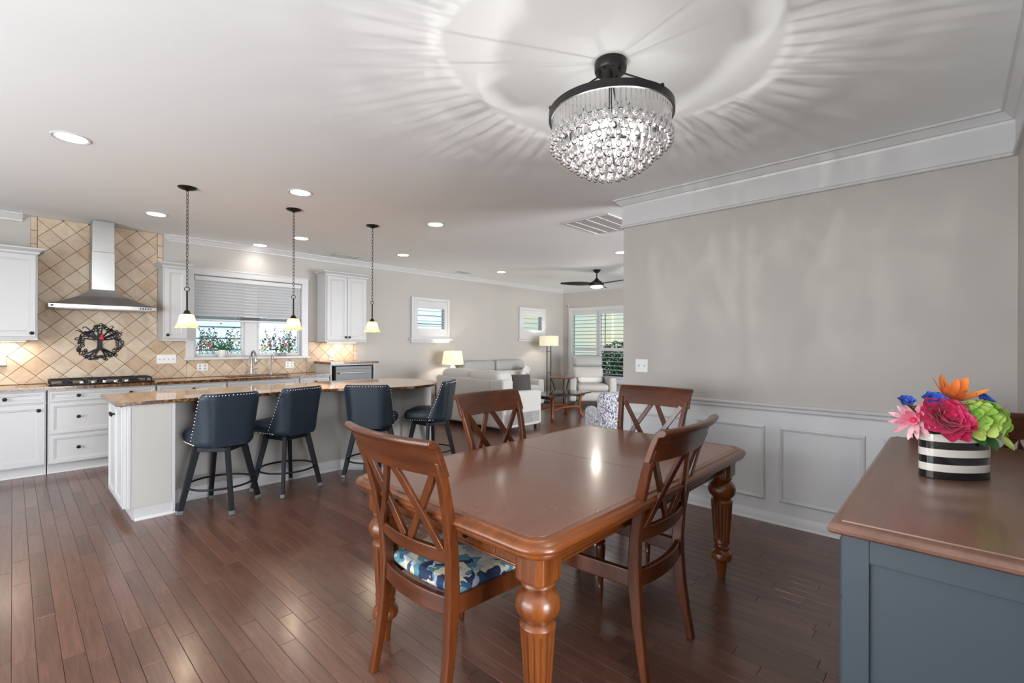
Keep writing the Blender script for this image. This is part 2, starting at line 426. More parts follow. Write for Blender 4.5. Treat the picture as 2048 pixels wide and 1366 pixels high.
# ================================================================ THE SETTING
ZC = 2.76; XR = 4.03; YB = 7.37; XF = 9.75; YD = -.27
# ---- floor: every board its own piece
fl = struct(MB().box(-3.5, -3.5, -.12, XF + .15, YB + .15, -.012).build('floor', 'soffit_dark', smooth=0))
BW = .0757
def board_mesh():
    m = MB(); w = BW / 2 - .0004; h = .5; c = .0014
    r0 = [(-w, -h, -.012), (w, -h, -.012), (w, h, -.012), (-w, h, -.012)]
    r1 = [(-w, -h, -c), (w, -h, -c), (w, h, -c), (-w, h, -c)]
    e = .0016
    r2 = [(-w + c, -h + e, 0), (w - c, -h + e, 0), (w - c, h - e, 0), (-w + c, h - e, 0)]
    return m.loft([r0, r1, r2], cap=True)
bm_me = board_mesh().mesh('floor_board', 'floor_wood', smooth=0)
boards = []
rb = random.Random(11)
for i in range(int((-3.45) / BW), int(XF / BW) + 1):
    x = i * BW + BW / 2; y = -3.5 + rb.uniform(-.6, 0)
    while y < YB:
        L = rb.choice((.32, .45, .55, .7, .85, 1.0, 1.2)) * rb.uniform(.9, 1.1)
        if y + L > YB: L = YB - y
        if L > .05: boards.append((x, y + L / 2, L))
        y += L
def bsize(b):
    p = proj(b[0], b[1], 0)
    if not p or not (-60 < p[0] < 2100) or p[1] > 1420: return 0
    if b[0] > XR - .02 and b[1] < 2.3: return 0
    if 1.5 < b[0] < 3.3 and b[1] < .24: return 0
    if p[0] > 1690 and p[1] > 1040: return 0
    if .6 < b[0] < 3.3 and 4.9 < b[1] < 5.35: return 0
    if b[1] > 6.9 and b[0] < 3.9: return 0
    return b[2] / p[2] ** 3
boards.sort(key=lambda b: -bsize(b))
for (x, y, L) in boards[:300]:
    inst(bm_me, 'floor_board', fl, (x, y, 0), None, (1, (L - .0012), 1))
far = MB(); tones = []
for (x, y, L) in boards[300:]:
    w = BW / 2 - .0007; l = L / 2 - .0007
    far.add([(x - w, y - l, -.012), (x + w, y - l, -.012), (x + w, y + l, -.012), (x - w, y + l, -.012), (x - w, y - l, 0), (x + w, y - l, 0), (x + w, y + l, 0), (x - w, y + l, 0)],
            [(4, 5, 6, 7), (0, 1, 5, 4), (1, 2, 6, 5), (2, 3, 7, 6), (3, 0, 4, 7)])
    tones += [rb.random()] * 5
fo = far.build('floor_boards', 'floor_wood', fl, smooth=0, kind='stuff')
at_ = fo.data.attributes.new('tone', 'FLOAT', 'FACE'); at_.data.foreach_set('value', tones)

struct(MB().box(-3.5, -3.5, ZC, XF + .15, YB + .15, ZC + .14).build('ceiling', 'ceiling_paint', smooth=0))

def wall(name, u0, u1, p0, p1, axis, holes=(), mat='wall_paint', z0=0, z1=ZC):
    us = sorted({u0, u1, *[h[0] for h in holes], *[h[1] for h in holes]}); zs = sorted({z0, z1, *[h[2] for h in holes], *[h[3] for h in holes]})
    m = MB()
    for i in range(len(us) - 1):
        for j in range(len(zs) - 1):
            cu_, cz = (us[i] + us[i + 1]) / 2, (zs[j] + zs[j + 1]) / 2
            if any(h[0] < cu_ < h[1] and h[2] < cz < h[3] for h in holes): continue
            if axis == 'X': m.box(us[i], p0, zs[j], us[i + 1], p1, zs[j + 1])
            else: m.box(p0, us[i], zs[j], p1, us[i + 1], zs[j + 1])
    return struct(m.build(name, mat, smooth=0))
KW = (1.64, 3.08, 1.19, 2.30); SW1 = (5.13, 5.92, 1.50, 2.20); SW2 = (8.10, 8.94, 1.54, 2.18)
wall_back = wall('wall_back', -3.5, XF + .15, YB, YB + .15, 'X', (KW, SW1, SW2))
wall_right = wall('wall_right', YD, 2.32, XR, XR + .14, 'Y')
wall_dining = wall('wall_dining', 1.2, XR + .14, YD - .12, YD, 'X')
LW = (3.9, 7.10, .52, 2.22)
wall_far = wall('wall_far', -3.5, YB, XF, XF + .15, 'Y', (LW,))
wall_front = wall('wall_front', -3.5, XF + .15, -3.5 - .12, -3.5, 'X', ((-.6, 3.0, .15, 2.35), (5.0, 8.8, .15, 2.35)))
wall_left = wall('wall_left', -3.5, YB, -3.62, -3.5, 'Y', ((0, 5.2, .15, 2.35),))

# ---- crown, frieze, chair rail, bases (mitred sweeps)
crown = [(0, 2.684), (.012, 2.684), (.016, 2.700), (.026, 2.704), (.034, 2.716), (.054, 2.736), (.060, 2.744), (.074, 2.747), (.074, ZC), (0, ZC)]
dpath = [(1.2, YD), (XR, YD), (XR, 2.32), (XR + .14, 2.32), (XR + .14, YD)]
frieze = [(0, 2.488), (.020, 2.488), (.026, 2.494), (.026, 2.503), (.018, 2.511), (.012, 2.517), (.012, 2.690), (0, 2.690)]
rail = [(0, .856), (.010, .856), (.013, .866), (.022, .871), (.024, .892), (.034, .902), (.036, .914), (.030, .921), (0, .922)]
base = [(0, 0), (.026, 0), (.028, .006), (.022, .016), (.015, .020), (.014, .066), (.009, .080), (.004, .086), (0, .086)]
base_tall = [(0, 0), (.026, 0), (.027, .008), (.020, .017), (.014, .02), (.014, .105), (.008, .125), (0, .13)]
def sweep(name, prof, path, mat='white_trim', closed=False): return struct(MB().sweep(prof, path, closed).build(name, mat, smooth=28))
sweep('trim_1', crown, dpath); sweep('trim_2', frieze, dpath); sweep('trim_3', rail, dpath[:4])
sweep('baseboard_right', base, dpath)
# panelling under the chair rail and its applied frames
wp = struct(MB().box(XR - .006, YD, .02, XR, 2.32, .87).box(1.2, YD, .02, XR, YD + .006, .87).build('trim_4', 'white_wainscot', smooth=0))
fr_prof = [(0, 0), (.004, .009), (.012, .013), (.017, .012), (.019, .007), (.026, .006), (.030, 0)]
def frame_on_wall(y0, y1, z0, z1):
    m = MB().sweep([(o, z) for o, z in fr_prof], [(y0, z0), (y1, z0), (y1, z1), (y0, z1)], True)
    M = Matrix(((0, 0, -1, XR - .006), (1, 0, 0, 0), (0, 1, 0, 0), (0, 0, 0, 1)))
    m.xf(M); m.build('panel_moulding', 'white_trim', wp, smooth=28)
for y0 in (-.19, .441, 1.072, 1.702): frame_on_wall(y0, y0 + .535, .172, .748)
for x0 in (1.6, 2.4, 3.2):
    m = MB().sweep(fr_prof, [(x0, .172), (x0 + .62, .172), (x0 + .62, .748), (x0, .748)], True)
    m.xf(Matrix(((1, 0, 0, 0), (0, 0, -1, YD + .006), (0, 1, 0, 0), (0, 0, 0, 1)))); m.v = [(x, 2 * (YD + .006) - y, z) for x, y, z in m.v]; m.f = [q[::-1] for q in m.f]
    m.build('panel_moulding', 'white_trim', wp, smooth=28)
# living/kitchen crowns: travel towards -X on the back wall so that 'left' is the room side
sweep('trim_5', crown, [(XF, -3.5), (XF, YB), (1.375, YB)])
sweep('trim_6', crown, [(.072, YB), (-3.5, YB)])
for nm, x, sgn in (('trim_7', 1.375, -1), ('trim_8', .072, 1)):   # mitred ends where the crown dies into the tile
    m = MB(); ring0 = [(x, YB - o, z) for o, z in crown]; ring1 = [(x + sgn * o * .8, YB - .001, z) for o, z in crown]
    struct(m.loft([ring0, ring1] if sgn < 0 else [ring1, ring0]).build(nm, 'white_trim', smooth=28))
sweep('baseboard_back', base_tall, [(XF, -3.5), (XF, YB), (4.06, YB)])

# ---- windows ------------------------------------------------------------------
def ring(m, x0, x1, z0, z1, w, y0, y1, wt=None, wb=None):
    wt = w if wt is None else wt; wb = w if wb is None else wb
    m.box(x0, y0, z0, x0 + w, y1, z1); m.box(x1 - w, y0, z0, x1, y1, z1)
    m.box(x0 + w, y0, z1 - wt, x1 - w, y1, z1); m.box(x0 + w, y0, z0, x1 - w, y1, z0 + wb); return m
w1 = MB(); x0, x1, z0, z1 = KW
w1.box(x0 - .085, YB - .022, z0 - .02, x0 + .012, YB + .001, z1 + .01).box(x1 - .012, YB - .022, z0 - .02, x1 + .085, YB + .001, z1 + .01)
w1.box(x0 - .085, YB - .024, z1 - .012, x1 + .085, YB + .001, z1 + .07)
w1.box(x0, YB + .001, z0, x0 + .015, YB + .12, z1).box(x1 - .015, YB + .001, z0, x1, YB + .12, z1).box(x0, YB + .001, z1 - .015, x1, YB + .12, z1)
win1 = struct(w1.build('window_1', 'white_trim', smooth=0, bevel=.003))
MB().box(x0 - .105, YB - .065, z0 - .045, x1 + .105, YB + .06, z0 - .012).build('window_sill', 'white_trim', win1, smooth=0, bevel=.006)
MB().box(x0 - .095, YB - .03, z1 + .062, x1 + .095, YB + .001, z1 + .08).build('head_cap', 'white_trim', win1, smooth=0, bevel=.004)
xm = (x0 + x1) / 2
m = MB(); m.box(xm - .085, YB + .03, z0, xm + .085, YB + .10, z1); m.build('mullion', 'white_trim', win1, smooth=0, bevel=.006)
for a0, a1 in ((x0 + .015, xm - .085), (xm + .085, x1 - .015)):
    s_ = ring(MB(), a0, a1, z0, z1 - .015, .035, YB + .045, YB + .09).build('sash', 'white_trim', win1, smooth=0, bevel=.004)
    MB().box(a0 + .03, YB + .062, z0 + .03, a1 - .03, YB + .067, z1 - .04).build('pane', 'pane', s_, smooth=0)

# louvred shutters in a boxed frame, for a wall along X (others are turned into place)
def shutter(win, a0, a1, z0, z1, tiers, rows, tilt, turn=None, depth=.055, st=.05, top=.11, bot=.10, y=YB):
    def put(m, nm, mat='white_trim', par=win, bev=.003, sm=0):
        if turn: m.xf(turn)
        return m.build(nm, mat, par, smooth=sm, bevel=bev)
    pf = put(ring(MB(), a0, a1, z0, z1, st, y - .025, y + .01, top, bot), 'shutter_panel')
    zz = [z0 + bot, *tiers, z1 - top]
    for k in range(len(zz) - 1):
        b0, b1 = zz[k] + (.04 if k else 0), zz[k + 1] - (.04 if k < len(zz) - 2 else 0)
        if k: put(MB().box(a0 + st, y - .025, zz[k] - .04, a1 - st, y + .01, zz[k] + .04), 'mid_rail', par=pf)
        n = max(1, round((b1 - b0) / rows)); p = (b1 - b0) / n
        for i in range(n):
            zc = b0 + p * (i + .5); m = MB(); w = p * .5; c, s_ = math.cos(tilt), math.sin(tilt)
            sec = [(-w, 0), (-w * .5, .006), (w * .5, .006), (w, 0), (w * .5, -.006), (-w * .5, -.006)]
            r = [[(xx, y - .008 + u * c - v * s_, zc + u * s_ + v * c) for u, v in sec] for xx in (a0 + st + .002, a1 - st - .002)]
            put(m.loft(r), 'louvre', par=pf, bev=0, sm=40)
    return pf
def small_window(nm, H, zt):
    x0, x1, z0, z1 = H
    win = struct(ring(MB(), x0 - .055, x1 + .055, z0 - .03, z1 + .05, .055, YB - .045, YB + .001, .06, .04).build(nm, 'white_trim', smooth=0, bevel=.004))
    MB().box(x0 - .10, YB - .075, z0 - .055, x1 + .10, YB - .001, z0 - .028).build('window_sill', 'white_trim', win, smooth=0, bevel=.005)
    MB().box(x0 - .06, YB - .03, z0 - .11, x1 + .06, YB - .001, z0 - .055).build('apron', 'white_trim', win, smooth=0, bevel=.004)
    MB().box(x0, YB + .08, z0, x1, YB + .085, z1).build('pane', 'pane', win, smooth=0)
    shutter(win, x0 + .002, x1 - .002, z0 + .01, z1 - .012, (), .105, .12, st=.075, top=.14, bot=.15, y=YB - .015)
small_window('window_2', SW1, 0); small_window('window_3', SW2, 0)
# big living room window on the far wall: three shuttered lights in view of the opening
R4 = Matrix(((0, 1, 0, XF), (-1, 0, 0, 0), (0, 0, 1, 0), (0, 0, 0, 1)))   # local x -> -Y, local y -> +X
y0, y1, z0, z1 = LW
w4 = ring(MB(), -y1 - .075, -y0 + .075, z0 - .06, z1 + .07, .09, -.03, .001).xf(R4)
win4 = struct(w4.build('window_4', 'white_trim', smooth=0, bevel=.004))
MB().box(XF - .07, y0 - .09, z0 - .075, XF - .001, y1 + .09, z0 - .04).build('window_sill', 'white_trim', win4, smooth=0, bevel=.004)
n4 = 4; wdt = (y1 - y0) / n4
for k in range(n4):
    a0 = -y1 + wdt * k + .004; a1 = -y1 + wdt * (k + 1) - .004
    shutter(win4, a0, a1, z0 + .004, z1 - .004, (1.25,), .095, .10, turn=R4, st=.05, top=.11, bot=.09, y=.02)
    MB().box(XF + .075, -a1, z0, XF + .08, -a0, z1).build('pane', 'pane', win4, smooth=0)
    if k: MB().box(XF + .06, -a0 - .03, z0, XF + .11, -a0 + .03, z1).build('mullion', 'white_trim', win4, smooth=0)
# unseen windows added behind and left of the camera: frames round the fill lamps
for nm, ax, u0, u1, p in (('added_window_5', 'X', -.6, 3.0, -3.5), ('added_window_6', 'X', 5.0, 8.8, -3.5), ('added_window_7', 'Y', 0, 5.2, -3.5)):
    m = MB()
    for k in range(4):
        u = u0 + (u1 - u0) * k / 3
        (m.box(u - .03, p - .1, .15, u + .03, p - .04, 2.35) if ax == 'X' else m.box(p - .1, u - .03, .15, p - .04, u + .03, 2.35))
    for z in (.18, 1.2, 2.32):
        (m.box(u0, p - .1, z - .03, u1, p - .04, z + .03) if ax == 'X' else m.box(p - .1, u0, z - .03, p - .04, u1, z + .03))
    struct(m.build(nm, 'white_trim', smooth=0))

# ---- outdoors beyond the windows
struct(MB().box(-30, -30, -.5, 45, 45, -.3).build('ground_outside', 'lawn', smooth=0))
nh = thing('neighbour_house', 'pale blue clapboard house beyond the kitchen window', 'building', (2, 11.2, -.3))
MB().box(-14, 0, 0, 9, 3, 6.5).build('house_wall', 'siding', nh, smooth=0)
for k in range(26): MB().loft([[(x, 0, .1 + k * .24), (x, -.03, .1 + k * .24), (x, -.005, .33 + k * .24), (x, 0, .33 + k * .24)] for x in (-14, 9)]).build('clapboard', 'siding', nh, smooth=0)
nh2 = thing('garden_wall', 'pale green rendered wall beyond the living room window', 'wall', (15.2, 6, -.3))
MB().box(0, -9, 0, 1, 8, 3.3).box(-.1, -9, 3.3, 1.1, 8, 3.45).build('rendered_wall', 'stucco_green', nh2, smooth=0)
for k in range(6): MB().box(-.06, -8 + k * 2.8, 0, 0, -7.75 + k * 2.8, 3.3).build('pilaster', 'stucco_green', nh2, smooth=0)

def leaf_cloud(name, c, rad, n, size, mat, parent, seed, squash=1.0):
    r = random.Random(seed); m = MB()
    for i in range(n):
        d = Vector((r.gauss(0, 1), r.gauss(0, 1), r.gauss(0, 1))).normalized() * (r.random() ** .4) * rad; d.z *= squash
        p = Vector(c) + d; u = Vector((r.gauss(0, 1), r.gauss(0, 1), r.gauss(0, .6))).normalized(); w = u.orthogonal().normalized()
        w = (w * math.cos(r.random() * 6) + u.cross(w) * math.sin(r.random() * 6)).normalized(); s = size * r.uniform(.6, 1.2); nn = u.cross(w) * s * .15
        m.add([p - u * s, p + w * s * .42 + nn, p + u * s, p - w * s * .42 + nn], [(0, 1, 2, 3)])
    return m.build(name, mat, parent, smooth=0, kind='stuff')
bs = thing('garden_shrub', 'dark green leafy shrub outside the living room window', 'shrub', (12.0, 7.1, -.3))
leaf_cloud('foliage', (0, 0, 1.15), .62, 1500, .07, 'leaf_dark', bs, 3); MB().cyl((0, 0, 0), (0, 0, 1), .03).build('stem', 'coffee_wood', bs)
pl = thing('garden_planter', 'dark blue planter box at the foot of the shrub outside', 'planter', (11.1, 6.7, -.3))
MB().box(-.2, -.7, 0, .2, .7, .78).build('planter_box', 'planter_blue', pl, smooth=0, bevel=.02); MB().box(-.23, -.73, .78, .23, .73, .86).build('rim', 'planter_blue', pl, smooth=0, bevel=.01)
b2 = thing('flowering_bush', 'small pale leafed bush beside the planter outside', 'shrub', (11.7, 8.1, -.3))
leaf_cloud('foliage', (0, 0, .75), .4, 500, .05, 'leaf_mid', b2, 5); MB().cyl((0, 0, 0), (0, 0, .7), .02).build('stem', 'coffee_wood', b2)
# ================================================================ KITCHEN
def door_rings(x0, x1, z0, z1, y, fw=.058, t=.02, rec=.010):
    rc = lambda i, yy: [(x0 + i, yy, z0 + i), (x1 - i, yy, z0 + i), (x1 - i, yy, z1 - i), (x0 + i, yy, z1 - i)]
    return [rc(0, y + t), rc(0, y + .003), rc(.003, y), rc(fw - .010, y), rc(fw - .006, y + .005), rc(fw + .002, y + .005), rc(fw + .010, y + rec)]
KNOB = MB().lathe([(.004, 0), (.005, .010), (.004, .014), (.014, .018), (.0185, .023), (.017, .029), (.007, .033), (.0, .0331)], 14, axis='Y').xf(Matrix.Scale(-1, 4, (0, 1, 0))).mesh('knob', 'bronze')
def front(parent, kind, x0, x1, z0, z1, y, knobs=(), fw=.058, turn=None):
    m = MB().loft(door_rings(x0, x1, z0, z1, y, fw))
    if turn: m.xf(turn)
    d = m.build(kind, 'white_cabinet', parent, smooth=30)
    for kx, kz in knobs:
        k = inst(KNOB, 'knob', d, (kx, y, kz))
        if turn: k.location = turn @ Vector((kx, y, kz)); k.rotation_euler = turn.to_euler()
    return d
CABC = [(0, -.012), (.010, -.012), (.013, .004), (.022, .010), (.040, .028), (.048, .032), (.048, .046), (0, .046)]
def upper(label, x0, x1, z0, z1, doors, yf=7.06):
    t = thing('wall_cabinet', label, 'cabinet', ((x0 + x1) / 2, YB - .16, z0)); ox, oy = (x0 + x1) / 2, YB - .16
    def L(m, nm, **k): m.v = [(x - ox, y - oy, z - z0) for x, y, z in m.v]; return m.build(nm, 'white_cabinet', t, **k)
    L(MB().box(x0, yf, z0 + .02, x1, YB - .0155, z1), 'body', smooth=0, bevel=.002)
    L(MB().box(x0 - .004, yf - .004, z0, x1 + .004, YB - .0155, z0 + .02), 'light_rail', smooth=0, bevel=.003)
    L(MB().sweep([(o, z1 + z) for o, z in CABC], [(x1, YB - .0155), (x1, yf - .015), (x0, yf - .015), (x0, YB - .0155)]).box(x0, yf - .015, z1, x1, YB - .0155, z1 + .04), 'cornice', smooth=28)
    for (a, b, kx) in doors:
        front(t, 'door', a - ox, b - ox, .035, z1 - z0 - .025, yf - .02 - oy, [(kx - ox, .075)])
    return t
upper('white wall cabinet left of the steel range hood', -.60, .182, 1.395, 2.315, [(-.585, -.215, -.25), (-.205, .168, .138)])
upper('narrow white wall cabinet between the range hood and the kitchen window', 1.262, 1.525, 1.395, 2.315, [(1.275, 1.512, 1.305)])
upper('tall two-door white wall cabinet right of the kitchen window', 3.305, 4.0, 1.395, 2.445, [(3.325, 3.65, 3.622), (3.657, 3.982, 3.685)])

YF = 6.85
def base_unit(label, x0, x1, fronts, z1=.878):
    ox = (x0 + x1) / 2; t = thing('base_cabinet', label, 'cabinet', (ox, 7.1, 0))
    m = MB().box(x0 - ox + .001, YF - 7.1, .10, x1 - ox - .001, YB - 7.114, z1); m.build('body', 'white_cabinet', t, smooth=0)
    MB().box(x0 - ox + .001, YF + .055 - 7.1, 0, x1 - ox - .001, YF + .07 - 7.1, .10).build('toe_kick', 'white_cabinet', t, smooth=0)
    MB().loft([[(x, YF + .055 - 7.1, 0), (x, YF + .037 - 7.1, 0), (x, YF + .041 - 7.1, .012), (x, YF + .055 - 7.1, .02)] for x in (x0 - ox + .001, x1 - ox - .001)]).build('shoe_moulding', 'white_trim', t, smooth=30)
    for (k, a, b, c, d, kn, fw) in fronts: front(t, k, a - ox, b - ox, c, d, YF - .02 - 7.1, [(p - ox, q) for p, q in kn], fw)
    return t
base_unit('white base cabinet at the far left end of the counter run', -1.05, -.36, [('drawer', -1.04, -.37, .752, .862, [(-.7, .807)], .03), ('door', -1.04, -.71, .112, .738, [(-.74, .66)], .058), ('door', -.70, -.37, .112, .738, [(-.66, .66)], .058)])
base_unit('white base cabinet with one drawer over a door, left of the cooktop drawers', -.35, .243, [('drawer', -.335, .232, .752, .862, [(-.052, .807)], .03), ('door', -.335, .232, .112, .738, [(.185, .675)], .058)])
base_unit('white three-drawer base cabinet under the gas cooktop', .25, 1.16, [('drawer', .262, 1.15, .757, .862, [(.487, .81), (.925, .81)], .03), ('drawer', .262, 1.15, .418, .742, [(.487, .585), (.925, .585)], .045), ('drawer', .262, 1.15, .108, .404, [(.487, .26), (.925, .26)], .045)])
base_unit('white base cabinet between the cooktop drawers and the sink cabinet', 1.165, 1.9, [('drawer', 1.175, 1.89, .752, .862, [(1.53, .807)], .03), ('door', 1.175, 1.53, .112, .738, [(1.5, .66)], .058), ('door', 1.54, 1.89, .112, .738, [(1.57, .66)], .058)])
base_unit('white sink base cabinet below the kitchen window', 1.905, 2.82, [('drawer', 1.915, 2.81, .752, .862, [], .03), ('door', 1.915, 2.36, .112, .738, [(2.33, .66)], .058), ('door', 2.37, 2.81, .112, .738, [(2.4, .66)], .058)])
base_unit('white base cabinet beside the raised appliance cabinet', 2.825, 3.27, [('drawer', 2.835, 3.26, .752, .862, [(3.05, .807)], .03), ('door', 2.835, 3.26, .112, .738, [(2.87, .66)], .058)])

def slab(parts_poly, z0, z1):
    """granite slabs: top in granite, rim in granite_edge"""
    m = MB()
    for P in parts_poly:
        n = len(P); m.cur = 0
        m.add([(x, y, z1) for x, y in P], [tuple(range(n))]); m.cur = 1
        m.add([(x, y, z0) for x, y in P] + [(x, y, z1) for x, y in P], [tuple(range(n))[::-1]] + [(k, (k + 1) % n, n + (k + 1) % n, n + k) for k in range(n)])
    return m
R_ = lambda x0, y0, x1, y1: [(x0, y0), (x1, y0), (x1, y1), (x0, y1)]
m = slab([R_(-1.05, 6.80, 1.95, 7.358), R_(2.77, 6.80, 3.285, 7.358), R_(1.95, 6.80, 2.77, 6.90), R_(1.95, 7.22, 2.77, 7.358)], .879, .914)
tag(m.build('counter_worktop', ['granite', 'granite_edge'], smooth=0), 'speckled brown granite worktop along the tiled wall holding the cooktop', 'worktop')
sk = thing('kitchen_sink', 'steel sink bowl set into the wall worktop under the window', 'sink', (2.36, 7.06, .70))
m = MB()
rr = lambda i, z: [(-.405 + i, -.155 + i, z), (.405 - i, -.155 + i, z), (.405 - i, .155 - i, z), (-.405 + i, .155 - i, z)]
m.loft([rr(0, .20), rr(.012, .195), rr(.03, .02), rr(.05, .0)], cap=False).add(rr(.05, 0), [(0, 1, 2, 3)]); m.build('bowl', 'steel', sk, smooth=30)
MB().lathe([(.0, .001), (.04, .001), (.04, .006), (0, .006)], 16).build('drain', 'chrome', sk)
# raised end cabinet with a built-in drawer appliance
bc = thing('appliance_cabinet', 'raised white cabinet at the end of the counter run, housing a steel appliance', 'cabinet', (3.66, 7.1, 0))
MB().box(-.375, 6.845 - 7.1, 0, -.355, .255, 1.055).box(.345, 6.845 - 7.1, 0, .365, .255, 1.055).box(-.355, 6.845 - 7.1, 1.035, .345, .255, 1.055).box(-.355, 6.845 - 7.1, .10, .345, .255, .56).box(-.355, .2, .56, .345, .255, 1.035).build('body', 'white_cabinet', bc, smooth=0)
front(bc, 'drawer', -.36, .35, .12, .55, YF - .025 - 7.1, [(-.18, .335), (.18, .335)], .045)
MB().box(-.355, 6.905 - 7.1, 0, .345, 6.92 - 7.1, .1).build('toe_kick', 'white_cabinet', bc, smooth=0)
m = slab([R_(3.262, 6.785, 4.062, 7.358)], 1.056, 1.09)
tag(m.build('bar_worktop', ['granite', 'granite_edge'], smooth=0), 'short raised granite top over the built-in steel appliance', 'worktop')
ap = thing('drawer_microwave', 'stainless steel drawer appliance built in under the raised granite top', 'appliance', (3.655, 6.84, .575))
MB().box(-.305, .0, 0, .305, .35, .45).build('case', 'dark_slot', ap, smooth=0)
MB().box(-.30, -.025, .03, .30, -.001, .445).build('front_panel', 'appliance_steel', ap, smooth=0, bevel=.004)
MB().cyl((-.26, -.06, .345), (.28, -.06, .345), .011).cyl((-.24, -.06, .345), (-.24, -.02, .345), .008).cyl((.25, -.06, .345), (.25, -.02, .345), .008).build('handle', 'steel', ap)
MB().box(-.30, -.026, .40, .30, -.0245, .404).build('panel_seam', 'dark_slot', ap, smooth=0)

# ---- travertine splashback: diagonal tiles, each cut tile a piece of its own
sb = thing('tile_splashback', 'beige travertine wall tiling laid on the diagonal behind the counter and hood', 'tiling', (1.5, YB, .915))
SO = Vector((1.5, YB, .915))
MB().box(-1.05 - 1.5, -.004, 0, 3.985 - 1.5, -.0005, 1.17 - .915).box(-1.05 - 1.5, -.004, 1.17 - .915, 1.53 - 1.5, -.0005, 1.4 - .915).box(3.19 - 1.5, -.004, 1.17 - .915, 3.985 - 1.5, -.0005, 1.4 - .915).box(.133 - 1.5, -.004, 1.4 - .915, 1.312 - 1.5, -.0005, ZC - .002 - .915).build('grout_bed', 'grout_dark', sb, smooth=0)
def clip(P, a, b, c):      # keep a*x+b*z<=c
    out = []
    for i in range(len(P)):
        p, q = P[i], P[(i + 1) % len(P)]; dp, dq = a * p[0] + b * p[1] - c, a * q[0] + b * q[1] - c
        if dp <= 0: out.append(p)
        if dp * dq < 0: t = dp / (dp - dq); out.append((p[0] + (q[0] - p[0]) * t, p[1] + (q[1] - p[1]) * t))
    return out
def area(P): return abs(sum(P[i][0] * P[(i + 1) % len(P)][1] - P[(i + 1) % len(P)][0] * P[i][1] for i in range(len(P)))) / 2
rt_ = random.Random(4)
def tile(P, nm='tile'):
    if len(P) < 3 or area(P) < .0006: return
    cx_ = sum(p[0] for p in P) / len(P); cz_ = sum(p[1] for p in P) / len(P)
    dy = rt_.uniform(-.0015, .0008); n = len(P)
    sh = lambda k: [(cx_ + (x - cx_) * k - SO.x, z) for x, z in [(x, cz_ + (z - cz_) * k - SO.z) for x, z in P]]
    big = max(.02, math.sqrt(area(P))); k1 = 1 - .0035 / big; k2 = 1 - .0075 / big
    A, B = sh(k1), sh(k2)
    m = MB().loft([[(x, -.003, z) for x, z in A], [(x, -.0095 + dy, z) for x, z in A], [(x, -.0115 + dy, z) for x, z in B]])
    m.build(nm, 'travertine', sb, smooth=0)
D = .2175; h = D / 2
for j in range(-1, 20):
    for i in range(-12, 32):
        cx_ = .72 + i * h; cz_ = .915 + .09 + j * h
        if (i + j) % 2: continue
        P = [(cx_, cz_ - h), (cx_ + h, cz_), (cx_, cz_ + h), (cx_ - h, cz_)]
        if cx_ < -.6 or cx_ > 4.1 or cz_ > 2.9: continue
        P = clip(P, 0, -1, -.917)
        if len(P) > 2: P = clip(P, 0, 1, ZC - .003)
        if len(P) > 2: P = clip(P, 1, 0, 3.93)
        if len(P) < 3: continue
        zmin = min(p[1] for p in P)
        if zmin > 1.39:
            P = clip(P, -1, 0, -.186)
            if len(P) > 2: P = clip(P, 1, 0, 1.255)
        else:      # round the window casing the tiles are cut
            for lo_, hi_, zt_ in ((-9, 1.57, 1.394 if cx_ > 1.4 else 9), (1.57, 3.15, 1.165), (3.15, 9, 1.394)):
                Q = clip(P, 1, 0, hi_)
                if len(Q) > 2: Q = clip(Q, -1, 0, -lo_)
                if len(Q) > 2: Q = clip(Q, 0, 1, zt_)
                if len(Q) > 2: tile(Q)
            continue
        if len(P) > 2: tile(P)
for x0, x1, za, zb in ((.134, .184, 1.40, ZC - .003), (1.257, 1.311, 1.40, ZC - .003), (3.932, 3.984, .917, 1.394)):
    z = zb
    while z > za + .02:
        z2 = max(za, z - .152); tile([(x0, z2), (x1, z2), (x1, z), (x0, z)], 'border_tile'); z = z2

# ---- range hood
hd = thing('range_hood', 'stainless steel chimney range hood over the gas cooktop', 'range hood', (.71, YB - .0155, 1.745))
w0, w1_, dp = .455, .10, .48
m = MB(); rc = lambda w, d, z: [(-w, -d, z), (w, -d, z), (w, -.002, z), (-w, -.002, z)]
m.loft([rc(w0, dp, 0), rc(w0, dp, .042)]); m.build('rim', 'steel', hd, smooth=0, bevel=.003)
m = MB(); rings = []
for k in range(9):
    t = k / 8; e = t ** .62
    rings.append(rc(w0 + (w1_ + .005 - w0) * (1 - (1 - t) ** 1.35), dp + (.285 - dp) * (1 - (1 - t) ** 1.2), .043 + .187 * t ** 1.15))
m.loft(rings); m.build('canopy', 'steel_dark', hd, smooth=50)
MB().box(-w1_, -.28, .225, w1_, -.002, .66).build('chimney', 'steel', hd, smooth=0, bevel=.003)
MB().box(-w1_ + .003, -.277, .66, w1_ - .003, -.002, ZC - 1.747).build('chimney_extension', 'steel', hd, smooth=0, bevel=.003)
for k in range(5): MB().box(.30 + k * .024, -dp - .003, .012, .313 + k * .024, -dp + .001, .03).build('control_button', 'dark_slot', hd, smooth=0)
MB().box(-.44, -dp - .002, .010, -.415, -dp + .001, .032).build('badge', 'planter_blue', hd, smooth=0)
MB().box(-w0 + .05, -dp + .05, -.004, w0 - .05, -.06, .001).build('filter', 'steel_dark', hd, smooth=0)
